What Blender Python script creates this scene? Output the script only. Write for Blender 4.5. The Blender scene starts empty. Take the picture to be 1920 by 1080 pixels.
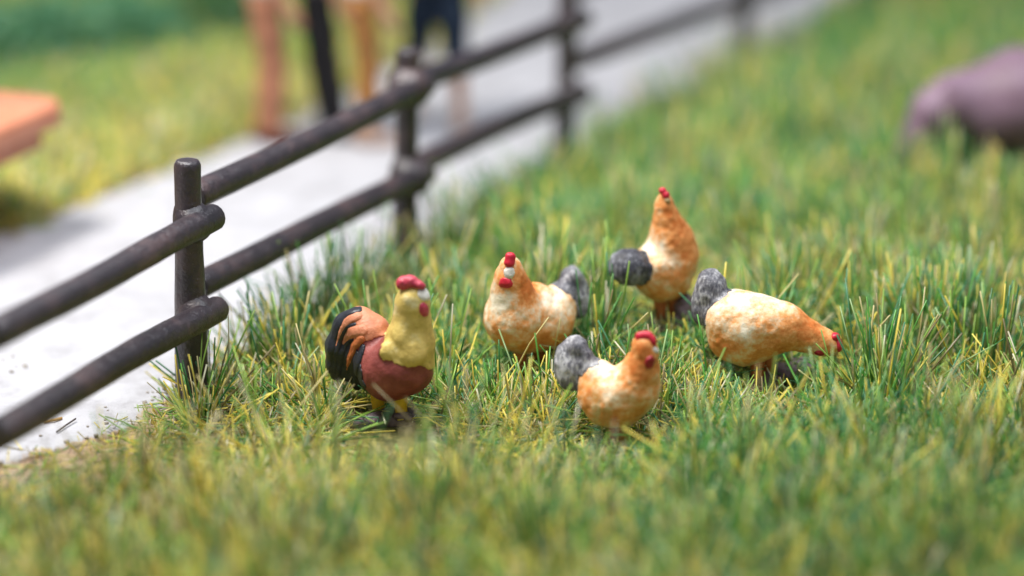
# Miniature farmyard diorama: painted hens and a rooster on static grass beside a log fence.
# Scale: 1 Blender unit = 1 m of the modelled world.
import bpy, math
import numpy as np

rng = np.random.default_rng(11)
SC = bpy.context.scene
COL = SC.collection

# ------------------------------------------------------------------ camera
TH = math.radians(18.0)          # pitch below horizontal
LENS = 95.1
FPX = LENS / 36.0 * 1920.0       # focal length in photo pixels
CAM = np.array([0.0, -11.7, 4.197])
FW = np.array([0.0, math.cos(TH), -math.sin(TH)])
UP = np.array([0.0, math.sin(TH), math.cos(TH)])
RT = np.array([1.0, 0.0, 0.0])

cam_data = bpy.data.cameras.new('camera')
cam = bpy.data.objects.new('camera', cam_data)
COL.objects.link(cam)
cam.location = CAM
cam.rotation_euler = (math.pi / 2 - TH, 0, 0)
cam_data.lens = LENS
cam_data.sensor_width = 36.0
cam_data.clip_start = 0.1
cam_data.clip_end = 200.0
cam_data.dof.use_dof = True
SC.camera = cam


def ground(px, py, z=0.0):
    """pixel of the photo -> point where its ray meets the plane at height z"""
    r = FW + RT * (px - 960) / FPX - UP * (py - 540) / FPX
    t = (z - CAM[2]) / r[2]
    return CAM + r * t


def depth(p):
    return float(np.dot(np.asarray(p) - CAM, FW))


cam_data.dof.focus_distance = depth(ground(1100, 792))
cam_data.dof.aperture_fstop = 0.222

# ------------------------------------------------------------------ light
world = bpy.data.worlds.new('World')
SC.world = world
world.use_nodes = True
bg = world.node_tree.nodes['Background']
bg.inputs[0].default_value = (0.80, 0.86, 1.0, 1)
bg.inputs[1].default_value = 0.36

def area_lamp(name, loc, target, size, watts, col):
    l = bpy.data.lights.new(name, 'AREA')
    l.shape = 'DISK'
    l.size = size
    l.energy = watts
    l.color = col
    o = bpy.data.objects.new(name, l)
    COL.objects.link(o)
    o.location = loc
    d = np.array(target, float) - np.array(loc, float)
    from mathutils import Vector
    o.rotation_euler = Vector(d).to_track_quat('-Z', 'Y').to_euler()
    return o

area_lamp('key_softbox', (-5.5, 0.8, 11.0), (0.2, 0.3, 0), 3.0, 2100, (1.0, 0.965, 0.91))
area_lamp('overhead_softbox', (1.0, -1.0, 12.0), (0.3, -0.5, 0), 9.0, 1650, (0.90, 0.94, 1.0))

SC.view_settings.view_transform = 'Standard'
SC.view_settings.look = 'None'
SC.view_settings.exposure = 0.0
SC.view_settings.gamma = 1.0
SC.view_settings.use_curve_mapping = False
SC.render.engine = 'CYCLES'
SC.cycles.use_denoising = True
SC.cycles.max_bounces = 6
SC.cycles.diffuse_bounces = 4
SC.cycles.glossy_bounces = 2
SC.cycles.transmission_bounces = 3

# ------------------------------------------------------------------ helpers
_lat = rng.random((32, 32, 32)).astype(np.float32)

def vnoise(p, scale, seed=0):
    """smooth value noise in -1..1; p (...,3)"""
    q = np.asarray(p, np.float32) * scale + seed * 7.31
    i = np.floor(q).astype(np.int32)
    f = q - i
    f = f * f * (3 - 2 * f)
    i &= 31
    j = (i + 1) & 31
    x0, y0, z0 = i[..., 0], i[..., 1], i[..., 2]
    x1, y1, z1 = j[..., 0], j[..., 1], j[..., 2]
    fx, fy, fz = f[..., 0], f[..., 1], f[..., 2]
    L = _lat
    a = L[x0, y0, z0] * (1 - fx) + L[x1, y0, z0] * fx
    b = L[x0, y1, z0] * (1 - fx) + L[x1, y1, z0] * fx
    c = L[x0, y0, z1] * (1 - fx) + L[x1, y0, z1] * fx
    d = L[x0, y1, z1] * (1 - fx) + L[x1, y1, z1] * fx
    return ((a * (1 - fy) + b * fy) * (1 - fz) + (c * (1 - fy) + d * fy) * fz) * 2 - 1


def make_mesh(name, verts, quads=None, tris=None, smooth=True, attrs=None):
    verts = np.asarray(verts, np.float32)
    nq = 0 if quads is None else len(quads)
    nt = 0 if tris is None else len(tris)
    me = bpy.data.meshes.new(name)
    me.vertices.add(len(verts))
    me.vertices.foreach_set('co', verts.ravel())
    loops = []
    starts = []
    if nq:
        loops.append(np.asarray(quads, np.int32).ravel())
        starts.append(np.arange(nq, dtype=np.int32) * 4)
    if nt:
        loops.append(np.asarray(tris, np.int32).ravel())
        starts.append(nq * 4 + np.arange(nt, dtype=np.int32) * 3)
    loops = np.concatenate(loops)
    starts = np.concatenate(starts)
    me.loops.add(len(loops))
    me.loops.foreach_set('vertex_index', loops)
    me.polygons.add(len(starts))
    me.polygons.foreach_set('loop_start', starts)
    me.update(calc_edges=True)
    if smooth:
        me.polygons.foreach_set('use_smooth', np.ones(len(starts), bool))
    for an, (typ, data) in (attrs or {}).items():
        at = me.attributes.new(an, typ, 'POINT')
        if typ == 'FLOAT_COLOR':
            data = np.asarray(data, np.float32)
            if data.shape[1] == 3:
                data = np.concatenate([data, np.ones((len(data), 1), np.float32)], 1)
            at.data.foreach_set('color', data.ravel())
        else:
            at.data.foreach_set('value', np.asarray(data, np.float32).ravel())
    return me


def link(name, me, mat=None, parent=None, loc=None):
    o = bpy.data.objects.new(name, me)
    COL.objects.link(o)
    if mat is not None and me is not None:
        me.materials.append(mat)
    if parent is not None:
        o.parent = parent
    if loc is not None:
        o.location = loc
    return o


def thing(name, loc, label, cat, group=None):
    o = link(name, None, loc=loc)
    tag(o, label, cat, group)
    return o


def tag(o, label, cat, group=None):
    o['label'] = label
    o['category'] = cat
    if group:
        o['group'] = group


# ---- signed-distance modelling -----------------------------------------
class Sdf:
    def __init__(self, lo, hi, h):
        self.lo = np.array(lo, np.float32)
        self.h = h
        self.n = np.maximum(3, np.ceil((np.array(hi) - self.lo) / h).astype(int) + 1)
        self.F = np.full(tuple(self.n), 1e3, np.float32)

    def pts(self, sl=None):
        if sl is None:
            sl = tuple(slice(0, k) for k in self.n)
        ax = [self.lo[k] + self.h * np.arange(sl[k].start, sl[k].stop, dtype=np.float32) for k in range(3)]
        return np.stack(np.meshgrid(*ax, indexing='ij'), -1)

    def _box(self, lo, hi):
        a = np.clip(np.floor((lo - self.lo) / self.h).astype(int), 0, self.n)
        b = np.clip(np.ceil((hi - self.lo) / self.h).astype(int) + 1, 0, self.n)
        return tuple(slice(int(a[k]), int(max(a[k], b[k]))) for k in range(3))

    def _merge(self, sl, d, k, cut=False):
        A = self.F[sl]
        if cut:
            d = -d
            if k > 0:
                h = np.clip(0.5 - 0.5 * (A - d) / k, 0, 1)
                self.F[sl] = A * (1 - h) + d * h + k * h * (1 - h)
            else:
                self.F[sl] = np.maximum(A, d)
            return
        if k > 0:
            h = np.clip(0.5 + 0.5 * (A - d) / k, 0, 1)
            self.F[sl] = np.where(A > 500, d, A * (1 - h) + d * h - k * h * (1 - h))
        else:
            self.F[sl] = np.minimum(A, d)

    def cone(self, a, ra, b, rb, k=0.0, flat=None):
        """capsule with its radius going from ra to rb"""
        a = np.array(a, np.float32)
        b = np.array(b, np.float32)
        m = max(ra, rb) + k + 4 * self.h
        sl = self._box(np.minimum(a, b) - m, np.maximum(a, b) + m)
        P = self.pts(sl)
        if P.size == 0:
            return
        ab = b - a
        t = np.clip(((P - a) @ ab) / max(1e-9, float(ab @ ab)), 0, 1)
        d = np.linalg.norm(P - a - t[..., None] * ab, axis=-1) - (ra + (rb - ra) * t)
        self._merge(sl, d, k)

    def chain(self, pts, k=0.0):
        """pts: list of (point, radius)"""
        for (a, ra), (b, rb) in zip(pts[:-1], pts[1:]):
            self.cone(a, ra, b, rb, k)

    def ell(self, c, r, k=0.0, rot=0.0, cut=False, axes=None):
        """ellipsoid; rot turns it in the first two axes (degrees); axes: 3x3 rows"""
        c = np.array(c, np.float32)
        r = np.array(r, np.float32)
        m = float(r.max()) + k + 4 * self.h
        sl = self._box(c - m, c + m)
        P = self.pts(sl)
        if P.size == 0:
            return
        P = P - c
        if axes is None:
            a = math.radians(rot)
            axes = np.array([[math.cos(a), math.sin(a), 0], [-math.sin(a), math.cos(a), 0], [0, 0, 1]], np.float32)
        P = P @ np.asarray(axes, np.float32).T
        k0 = np.linalg.norm(P / r, axis=-1)
        k1 = np.linalg.norm(P / (r * r), axis=-1)
        d = k0 * (k0 - 1) / np.maximum(k1, 1e-6)
        d = np.where(k0 < 1e-4, -float(r.min()), d)
        self._merge(sl, d, k, cut)

    def lumps(self, amp, scale, seed=0):
        self.F += amp * vnoise(self.pts(), scale, seed)

    def mesh(self, F=None):
        """surface nets -> verts (grid units turned to coordinates), quads"""
        F = self.F if F is None else F
        F = np.pad(F, 1, constant_values=50.0)
        s = F < 0
        nx, ny, nz = F.shape
        cs = np.zeros((nx - 1, ny - 1, nz - 1), np.int32)
        acc = np.zeros((nx - 1, ny - 1, nz - 1, 3), np.float32)
        cnt = np.zeros((nx - 1, ny - 1, nz - 1), np.float32)
        off = [(i, j, k) for i in (0, 1) for j in (0, 1) for k in (0, 1)]
        def corner(A, o):
            return A[o[0]:nx - 1 + o[0], o[1]:ny - 1 + o[1], o[2]:nz - 1 + o[2]]
        for o in off:
            cs += corner(s, o)
        act = (cs > 0) & (cs < 8)
        idx = np.argwhere(act)
        I, J, K = idx.T
        vac = np.zeros((len(idx), 3), np.float32)
        vc = np.zeros(len(idx), np.float32)
        for o in off:
            for ax in range(3):
                if o[ax]:
                    continue
                q = list(o); q[ax] = 1
                f0 = F[I + o[0], J + o[1], K + o[2]]
                f1 = F[I + q[0], J + q[1], K + q[2]]
                m = (f0 < 0) != (f1 < 0)
                t = np.where(m, f0 / np.where(m, f0 - f1, 1), 0)
                p = np.tile(np.array(o, np.float32), (len(idx), 1))
                p[:, ax] += t
                vac += p * m[:, None]
                vc += m
        V = idx + vac / vc[:, None]
        vid = np.full(act.shape, -1, np.int64)
        vid[I, J, K] = np.arange(len(idx))
        quads = []
        for ax in range(3):
            u, v = (ax + 1) % 3, (ax + 2) % 3
            sl0 = [slice(1, -1)] * 3; sl1 = [slice(1, -1)] * 3
            sl0[ax] = slice(0, F.shape[ax] - 1)
            sl1[ax] = slice(1, F.shape[ax])
            a, b = s[tuple(sl0)], s[tuple(sl1)]
            for flip, msk in ((False, a & ~b), (True, ~a & b)):
                e = np.argwhere(msk)
                if not len(e):
                    continue
                e = e.copy()
                for w in (u, v):
                    e[:, w] += 1
                c = []
                for du, dv in ((0, 0), (-1, 0), (-1, -1), (0, -1)):
                    g = e.copy()
                    g[:, u] += du
                    g[:, v] += dv
                    c.append(vid[g[:, 0], g[:, 1], g[:, 2]])
                c = np.stack(c, 1)
                if flip:
                    c = c[:, ::-1]
                quads.append(c)
        Q = np.concatenate(quads) if quads else np.zeros((0, 4), int)
        Q = Q[(Q >= 0).all(1)]
        V = (V - 1) * self.h + self.lo
        return V.astype(np.float32), Q


# ------------------------------------------------------------------ materials
def new_mat(name):
    m = bpy.data.materials.new(name)
    m.use_nodes = True
    nt = m.node_tree
    return m, nt, nt.nodes['Principled BSDF']

def N(nt, typ, **kw):
    n = nt.nodes.new(typ)
    for k, v in kw.items():
        setattr(n, k, v)
    return n

def noise_node(nt, scale, detail=4, rough=0.55, coord='Object'):
    tc = N(nt, 'ShaderNodeTexCoord')
    n = N(nt, 'ShaderNodeTexNoise')
    n.inputs['Scale'].default_value = scale
    n.inputs['Detail'].default_value = detail
    n.inputs['Roughness'].default_value = rough
    nt.links.new(tc.outputs[coord], n.inputs['Vector'])
    return n

def ramp(nt, fac, stops):
    r = N(nt, 'ShaderNodeValToRGB')
    e = r.color_ramp.elements
    while len(e) < len(stops):
        e.new(0.5)
    for i, (p, c) in enumerate(stops):
        e[i].position = p
        e[i].color = (*c, 1)
    nt.links.new(fac, r.inputs['Fac'])
    return r

def bump(nt, bsdf, height, strength, dist, prev=None):
    b = N(nt, 'ShaderNodeBump')
    b.inputs['Strength'].default_value = strength
    b.inputs['Distance'].default_value = dist
    nt.links.new(height, b.inputs['Height'])
    if prev is not None:
        nt.links.new(prev.outputs['Normal'], b.inputs['Normal'])
    nt.links.new(b.outputs['Normal'], bsdf.inputs['Normal'])
    return b

def paint(name, stops, scale=14, rough=0.5, detail=5, bump_s=0.35, bump_scale=60, spec=0.4):
    """matt model paint: mottled colour and a brushed, slightly lumpy surface"""
    m, nt, b = new_mat(name)
    n = noise_node(nt, scale, detail, 0.6)
    r = ramp(nt, n.outputs['Fac'], stops)
    nt.links.new(r.outputs['Color'], b.inputs['Base Color'])
    b.inputs['Roughness'].default_value = rough
    b.inputs['Specular IOR Level'].default_value = spec
    n2 = noise_node(nt, bump_scale, 4, 0.6)
    bump(nt, b, n2.outputs['Fac'], bump_s, 0.012)
    return m

def hen_paint(name, shift=0.0):
    """cream ground colour dry-brushed with orange; attribute 'orange' says where the brush went"""
    m, nt, b = new_mat(name)
    at = N(nt, 'ShaderNodeAttribute', attribute_name='orange')
    n = noise_node(nt, 11, 6, 0.62)
    n2 = noise_node(nt, 38, 5, 0.65)
    a1 = N(nt, 'ShaderNodeMath', operation='MULTIPLY_ADD')
    nt.links.new(n.outputs['Fac'], a1.inputs[0]); a1.inputs[1].default_value = 1.5; a1.inputs[2].default_value = -0.69 + shift
    a2 = N(nt, 'ShaderNodeMath', operation='MULTIPLY_ADD')
    nt.links.new(n2.outputs['Fac'], a2.inputs[0]); a2.inputs[1].default_value = 1.1; a2.inputs[2].default_value = -0.55
    s = N(nt, 'ShaderNodeMath', operation='ADD'); nt.links.new(a1.outputs[0], s.inputs[0]); nt.links.new(a2.outputs[0], s.inputs[1])
    s2 = N(nt, 'ShaderNodeMath', operation='ADD'); nt.links.new(s.outputs[0], s2.inputs[0]); nt.links.new(at.outputs['Fac'], s2.inputs[1])
    r = ramp(nt, s2.outputs[0], [(0.06, (0.86, 0.76, 0.58)), (0.32, (0.85, 0.56, 0.32)), (0.58, (0.80, 0.33, 0.10)), (0.95, (0.60, 0.165, 0.03))])
    # a few grey specks
    n3 = noise_node(nt, 26, 3, 0.5)
    sp = ramp(nt, n3.outputs['Fac'], [(0.73, (0, 0, 0)), (0.80, (1, 1, 1))])
    mx = N(nt, 'ShaderNodeMix', data_type='RGBA')
    nt.links.new(sp.outputs['Color'], mx.inputs['Factor'])
    nt.links.new(r.outputs['Color'], mx.inputs['A'])
    mx.inputs['B'].default_value = (0.22, 0.17, 0.14, 1)
    nt.links.new(mx.outputs['Result'], b.inputs['Base Color'])
    b.inputs['Roughness'].default_value = 0.55
    b.inputs['Specular IOR Level'].default_value = 0.35
    n4 = noise_node(nt, 24, 5, 0.6)
    b1 = bump(nt, b, n4.outputs['Fac'], 0.42, 0.014)
    n5 = noise_node(nt, 120, 3, 0.6)
    bump(nt, b, n5.outputs['Fac'], 0.25, 0.004, b1)
    return m

M = {}
M['hen'] = hen_paint('hen_paint')
def tail_paint(name, dark, mid, light):
    """grey tail dry-brushed with paler streaks"""
    m, nt, b = new_mat(name)
    tc = N(nt, 'ShaderNodeTexCoord')
    mp = N(nt, 'ShaderNodeMapping')
    mp.inputs['Rotation'].default_value = (0.2, 0.5, 0.3)
    mp.inputs['Scale'].default_value = (85, 85, 28)
    nt.links.new(tc.outputs['Object'], mp.inputs['Vector'])
    n = N(nt, 'ShaderNodeTexNoise')
    n.inputs['Scale'].default_value = 1.0
    n.inputs['Detail'].default_value = 5
    n.inputs['Roughness'].default_value = 0.65
    nt.links.new(mp.outputs['Vector'], n.inputs['Vector'])
    n2 = noise_node(nt, 12, 4, 0.6)
    ad = N(nt, 'ShaderNodeMath', operation='MULTIPLY_ADD')
    nt.links.new(n2.outputs['Fac'], ad.inputs[0]); ad.inputs[1].default_value = 0.9
    nt.links.new(n.outputs['Fac'], ad.inputs[2])
    sb = N(nt, 'ShaderNodeMath', operation='SUBTRACT')
    nt.links.new(ad.outputs[0], sb.inputs[0]); sb.inputs[1].default_value = 0.45
    r = ramp(nt, sb.outputs[0], [(0.28, dark), (0.48, mid), (0.68, light)])
    nt.links.new(r.outputs['Color'], b.inputs['Base Color'])
    b.inputs['Roughness'].default_value = 0.55
    bump(nt, b, n.outputs['Fac'], 0.5, 0.006)
    return m
M['tail'] = tail_paint('tail_grey_paint', (0.045, 0.044, 0.058), (0.17, 0.165, 0.18), (0.46, 0.45, 0.45))
M['tail_dark'] = tail_paint('tail_dark_grey_paint', (0.014, 0.014, 0.020), (0.05, 0.05, 0.063), (0.26, 0.26, 0.29))
M['red'] = paint('comb_red_paint', [(0.3, (0.50, 0.010, 0.030)), (0.7, (0.62, 0.020, 0.045))], 20, 0.38, 3, 0.3, 60, 0.5)
M['red_dark'] = paint('wattle_red_paint', [(0.3, (0.28, 0.008, 0.018)), (0.7, (0.40, 0.014, 0.025))], 20, 0.4, 3, 0.3, 60, 0.5)
M['crimson'] = paint('rooster_comb_paint', [(0.3, (0.42, 0.022, 0.055)), (0.7, (0.56, 0.07, 0.10))], 26, 0.42, 4, 0.5, 50, 0.5)
M['beak'] = paint('beak_paint', [(0.3, (0.62, 0.56, 0.46)), (0.7, (0.82, 0.80, 0.74))], 30, 0.5, 4, 0.4, 60)
M['beak_yellow'] = paint('beak_ochre_paint', [(0.3, (0.36, 0.22, 0.08)), (0.7, (0.60, 0.44, 0.22))], 30, 0.5, 4, 0.4, 60)
M['hackle'] = paint('rooster_yellow_paint', [(0.27, (0.26, 0.17, 0.06)), (0.40, (0.54, 0.38, 0.095)), (0.56, (0.68, 0.50, 0.14)), (0.70, (0.78, 0.66, 0.36))], 9, 0.5, 8, 0.45, 42)
M['maroon'] = paint('rooster_brown_paint', [(0.3, (0.15, 0.026, 0.020)), (0.55, (0.25, 0.055, 0.045)), (0.75, (0.36, 0.105, 0.085))], 9, 0.5, 6, 0.5, 40)
M['salmon'] = paint('rooster_salmon_paint', [(0.3, (0.46, 0.15, 0.07)), (0.55, (0.60, 0.23, 0.12)), (0.75, (0.66, 0.30, 0.18))], 12, 0.5, 6, 0.5, 45)
M['rust'] = paint('rooster_rust_paint', [(0.3, (0.33, 0.075, 0.02)), (0.65, (0.55, 0.17, 0.05))], 30, 0.5, 5, 0.6, 70)
M['black'] = paint('tail_black_paint', [(0.3, (0.010, 0.011, 0.015)), (0.7, (0.026, 0.030, 0.042))], 18, 0.42, 5, 0.4, 50, 0.5)
M['leg_yellow'] = paint('leg_yellow_paint', [(0.3, (0.55, 0.33, 0.015)), (0.7, (0.70, 0.46, 0.03))], 20, 0.5)
M['leg_red'] = paint('leg_rust_paint', [(0.3, (0.40, 0.10, 0.03)), (0.7, (0.55, 0.18, 0.06))], 20, 0.5)
M['foot'] = paint('figure_base_paint', [(0.3, (0.075, 0.050, 0.058)), (0.55, (0.15, 0.105, 0.118)), (0.75, (0.26, 0.20, 0.22))], 16, 0.5, 6, 0.7, 30)

def fence_material():
    m, nt, b = new_mat('brown_moulded_plastic')
    n = noise_node(nt, 5, 6, 0.6)
    r = ramp(nt, n.outputs['Fac'], [(0.3, (0.014, 0.010, 0.014)), (0.5, (0.028, 0.019, 0.024)), (0.70, (0.085, 0.050, 0.050))])
    d = noise_node(nt, 130, 2, 0.5)
    sp = ramp(nt, d.outputs['Fac'], [(0.68, (0, 0, 0)), (0.78, (0.6, 0.6, 0.6))])
    mx = N(nt, 'ShaderNodeMix', data_type='RGBA')
    nt.links.new(sp.outputs['Color'], mx.inputs['Factor'])
    nt.links.new(r.outputs['Color'], mx.inputs['A'])
    mx.inputs['B'].default_value = (0.30, 0.28, 0.28, 1)
    nt.links.new(mx.outputs['Result'], b.inputs['Base Color'])
    rr = N(nt, 'ShaderNodeMapRange')
    nt.links.new(n.outputs['Fac'], rr.inputs['Value'])
    rr.inputs['To Min'].default_value = 0.26
    rr.inputs['To Max'].default_value = 0.46
    nt.links.new(rr.outputs['Result'], b.inputs['Roughness'])
    b.inputs['Specular IOR Level'].default_value = 0.8
    n2 = noise_node(nt, 14, 6, 0.65)
    b1 = bump(nt, b, n2.outputs['Fac'], 0.5, 0.03)
    bump(nt, b, d.outputs['Fac'], 0.3, 0.005, b1)
    return m
M['fence'] = fence_material()

def grass_material():
    m, nt, b = new_mat('grass_fibre')
    at = N(nt, 'ShaderNodeAttribute', attribute_name='tint')
    nt.links.new(at.outputs['Color'], b.inputs['Base Color'])
    b.inputs['Roughness'].default_value = 0.33
    b.inputs['Specular IOR Level'].default_value = 0.55
    tr = N(nt, 'ShaderNodeBsdfTranslucent')
    nt.links.new(at.outputs['Color'], tr.inputs['Color'])
    mx = N(nt, 'ShaderNodeMixShader')
    mx.inputs[0].default_value = 0.34
    nt.links.new(b.outputs[0], mx.inputs[1])
    nt.links.new(tr.outputs[0], mx.inputs[2])
    nt.links.new(mx.outputs[0], nt.nodes['Material Output'].inputs['Surface'])
    return m
M['grass'] = grass_material()

def ground_material():
    m, nt, b = new_mat('soil_and_moss')
    at = N(nt, 'ShaderNodeAttribute', attribute_name='soil')
    n = noise_node(nt, 2.2, 6, 0.6)
    n2 = noise_node(nt, 22, 6, 0.7)
    g = ramp(nt, n2.outputs['Fac'], [(0.3, (0.065, 0.075, 0.022)), (0.5, (0.16, 0.16, 0.045)), (0.7, (0.30, 0.25, 0.075))])
    s = ramp(nt, n2.outputs['Fac'], [(0.3, (0.22, 0.14, 0.085)), (0.55, (0.42, 0.29, 0.19)), (0.75, (0.55, 0.43, 0.31))])
    ad = N(nt, 'ShaderNodeMath', operation='MULTIPLY_ADD')
    nt.links.new(n.outputs['Fac'], ad.inputs[0]); ad.inputs[1].default_value = 1.2
    nt.links.new(at.outputs['Fac'], ad.inputs[2])
    f = N(nt, 'ShaderNodeMapRange')
    nt.links.new(ad.outputs[0], f.inputs['Value'])
    f.inputs['From Min'].default_value = 0.75
    f.inputs['From Max'].default_value = 1.15
    mx = N(nt, 'ShaderNodeMix', data_type='RGBA')
    nt.links.new(f.outputs['Result'], mx.inputs['Factor'])
    nt.links.new(g.outputs['Color'], mx.inputs['A'])
    nt.links.new(s.outputs['Color'], mx.inputs['B'])
    nt.links.new(mx.outputs['Result'], b.inputs['Base Color'])
    b.inputs['Roughness'].default_value = 0.9
    bump(nt, b, n2.outputs['Fac'], 0.8, 0.04)
    return m
M['ground'] = ground_material()

def path_material():
    m, nt, b = new_mat('white_plaster_path')
    n = noise_node(nt, 3.2, 9, 0.75)
    r = ramp(nt, n.outputs['Fac'], [(0.34, (0.33, 0.32, 0.335)), (0.48, (0.43, 0.425, 0.445)), (0.62, (0.49, 0.485, 0.51))])
    e = N(nt, 'ShaderNodeAttribute', attribute_name='rim')
    n3 = noise_node(nt, 9, 6, 0.7)
    ad = N(nt, 'ShaderNodeMath', operation='ADD')
    nt.links.new(n3.outputs['Fac'], ad.inputs[0])
    nt.links.new(e.outputs['Fac'], ad.inputs[1])
    st = ramp(nt, ad.outputs[0], [(0.86, (0, 0, 0)), (1.12 / 1.2, (1, 1, 1))])
    mx = N(nt, 'ShaderNodeMix', data_type='RGBA')
    nt.links.new(st.outputs['Color'], mx.inputs['Factor'])
    nt.links.new(r.outputs['Color'], mx.inputs['A'])
    mx.inputs['B'].default_value = (0.40, 0.29, 0.20, 1)
    n4 = noise_node(nt, 30, 4, 0.6)
    sp = ramp(nt, n4.outputs['Fac'], [(0.66, (0, 0, 0)), (0.76, (0.6, 0.6, 0.6))])
    mx2 = N(nt, 'ShaderNodeMix', data_type='RGBA')
    nt.links.new(sp.outputs['Color'], mx2.inputs['Factor'])
    nt.links.new(mx.outputs['Result'], mx2.inputs['A'])
    mx2.inputs['B'].default_value = (0.30, 0.28, 0.26, 1)
    nt.links.new(mx2.outputs['Result'], b.inputs['Base Color'])
    b.inputs['Roughness'].default_value = 0.8
    n2 = noise_node(nt, 16, 7, 0.7)
    bump(nt, b, n2.outputs['Fac'], 0.6, 0.035)
    return m
M['path'] = path_material()

def cloth(name, c, rough=0.7):
    d = tuple(x * 0.75 for x in c)
    return paint(name, [(0.3, d), (0.7, c)], 6, rough, 4, 0.3, 30, 0.3)

# ------------------------------------------------------------------ the setting
def edge_fn(pts):
    P = np.array([ground(*p) for p in pts])
    o = np.argsort(P[:, 1])
    P = P[o]
    ys = np.concatenate([[P[0, 1] - 12], P[:, 1], [P[-1, 1] + 20]])
    s0 = (P[1, 0] - P[0, 0]) / (P[1, 1] - P[0, 1])
    s1 = (P[-1, 0] - P[-2, 0]) / (P[-1, 1] - P[-2, 1])
    xs = np.concatenate([[P[0, 0] - 12 * s0], P[:, 0], [P[-1, 0] + 20 * s1]])
    return lambda y: np.interp(y, ys, xs)

x_right = edge_fn([(-260, 985), (0, 880), (150, 838), (250, 800), (345, 752), (450, 690), (600, 600), (740, 512), (870, 428), (1050, 315), (1250, 205), (1400, 130), (1560, 30), (1640, -40)])
x_left = edge_fn([(-200, 540), (0, 445), (250, 345), (480, 250), (650, 172), (760, 112), (900, 10)])

def edge_noise(x, y):
    p = np.stack([x, y, np.zeros_like(x)], -1)
    return 0.07 * vnoise(p, 2.1, 1) + 0.035 * vnoise(p, 6.0, 2) + 0.015 * vnoise(p, 17.0, 3)

MOUNDS = [(1245, 618, 0.18, 0.62), (1158, 838, -0.06, 0.45), (985, 700, 0.025, 0.3)]

def hill(x, y):
    """gentle unevenness of the meadow"""
    p = np.stack([x, y, np.zeros_like(x)], -1)
    w = np.clip((x - x_right(y)) / 0.5, 0, 1)
    m = 0
    for px, py, z, r_ in MOUNDS:
        c = ground(px, py, z)
        m = m + z * np.exp(-((x - c[0]) ** 2 + (y - c[1]) ** 2) / r_ ** 2)
    return w * (m + 0.022 * vnoise(p, 1.1, 4) + 0.010 * vnoise(p, 4.0, 5))

def grid_mesh(xs, ys, zf, attrs_f=None):
    X, Y = np.meshgrid(xs, ys, indexing='ij')
    Z = zf(X, Y)
    V = np.stack([X, Y, Z], -1).reshape(-1, 3)
    nx, ny = len(xs), len(ys)
    i = np.arange(nx * ny).reshape(nx, ny)
    Q = np.stack([i[:-1, :-1], i[1:, :-1], i[1:, 1:], i[:-1, 1:]], -1).reshape(-1, 4)
    return V, Q, X, Y

def dense_axis(lo, hi, a, b, step, far):
    return np.unique(np.concatenate([np.arange(lo, a, far), np.arange(a, b, step), np.arange(b, hi + far, far)]))

gx = dense_axis(-30, 30, -3.2, 4.5, 0.045, 1.5)
gy = dense_axis(-14, 60, -2.6, 4.0, 0.045, 1.5)
V, Q, GX, GY = grid_mesh(gx, gy, lambda x, y: hill(x, y) + 0.006 * vnoise(np.stack([x, y, x * 0], -1), 16, 6))
dist = GX - x_right(GY)
soil = np.clip(0.55 - dist / 0.45, 0, 0.75)
soil = soil + 0.45 * np.exp(-(((GX + 1.9) / 0.9) ** 2 + ((GY + 1.1) / 0.6) ** 2))
link('ground', make_mesh('ground', V, Q, attrs={'soil': ('FLOAT', soil.ravel())}), M['ground'])['kind'] = 'structure'

# the path: a thin plaster skin with a crumbled rim
ys = np.concatenate([np.arange(-6, -2.4, 0.2), np.arange(-2.4, 3.2, 0.022), np.arange(3.2, 18, 0.12)])
tt = np.concatenate([np.linspace(0, 0.08, 8), np.linspace(0.1, 0.8, 36), np.linspace(0.81, 1.0, 40)])
Yg, T = np.meshgrid(ys, tt, indexing='ij')
XL = x_left(Yg); XR = x_right(Yg)
XL = XL + edge_noise(XL, Yg); XR = XR + edge_noise(XR + 3, Yg) * 0.9
Xg = XL + (XR - XL) * T
edge = np.minimum((XR - Xg), (Xg - XL))
P3 = np.stack([Xg, Yg, Xg * 0], -1)
Zg = 0.018 * np.clip((edge - 0.002) / 0.05, 0, 1) ** 0.6 + 0.004 * vnoise(P3, 5, 8) + 0.004 * vnoise(P3, 19, 9) * np.exp(-edge / 0.25) + 0.006
Zg = np.where((T <= 0) | (T >= 1), -0.012, Zg)
i = np.arange(Xg.size).reshape(Xg.shape)
Q = np.stack([i[:-1, :-1], i[:-1, 1:], i[1:, 1:], i[1:, :-1]], -1).reshape(-1, 4)
V = np.stack([Xg, Yg, Zg], -1).reshape(-1, 3)
rim = 0.50 * np.exp(-np.maximum(edge, 0) / 0.13)
link('path', make_mesh('path', V, Q, attrs={'rim': ('FLOAT', rim.ravel())}), M['path'])['kind'] = 'structure'

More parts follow.
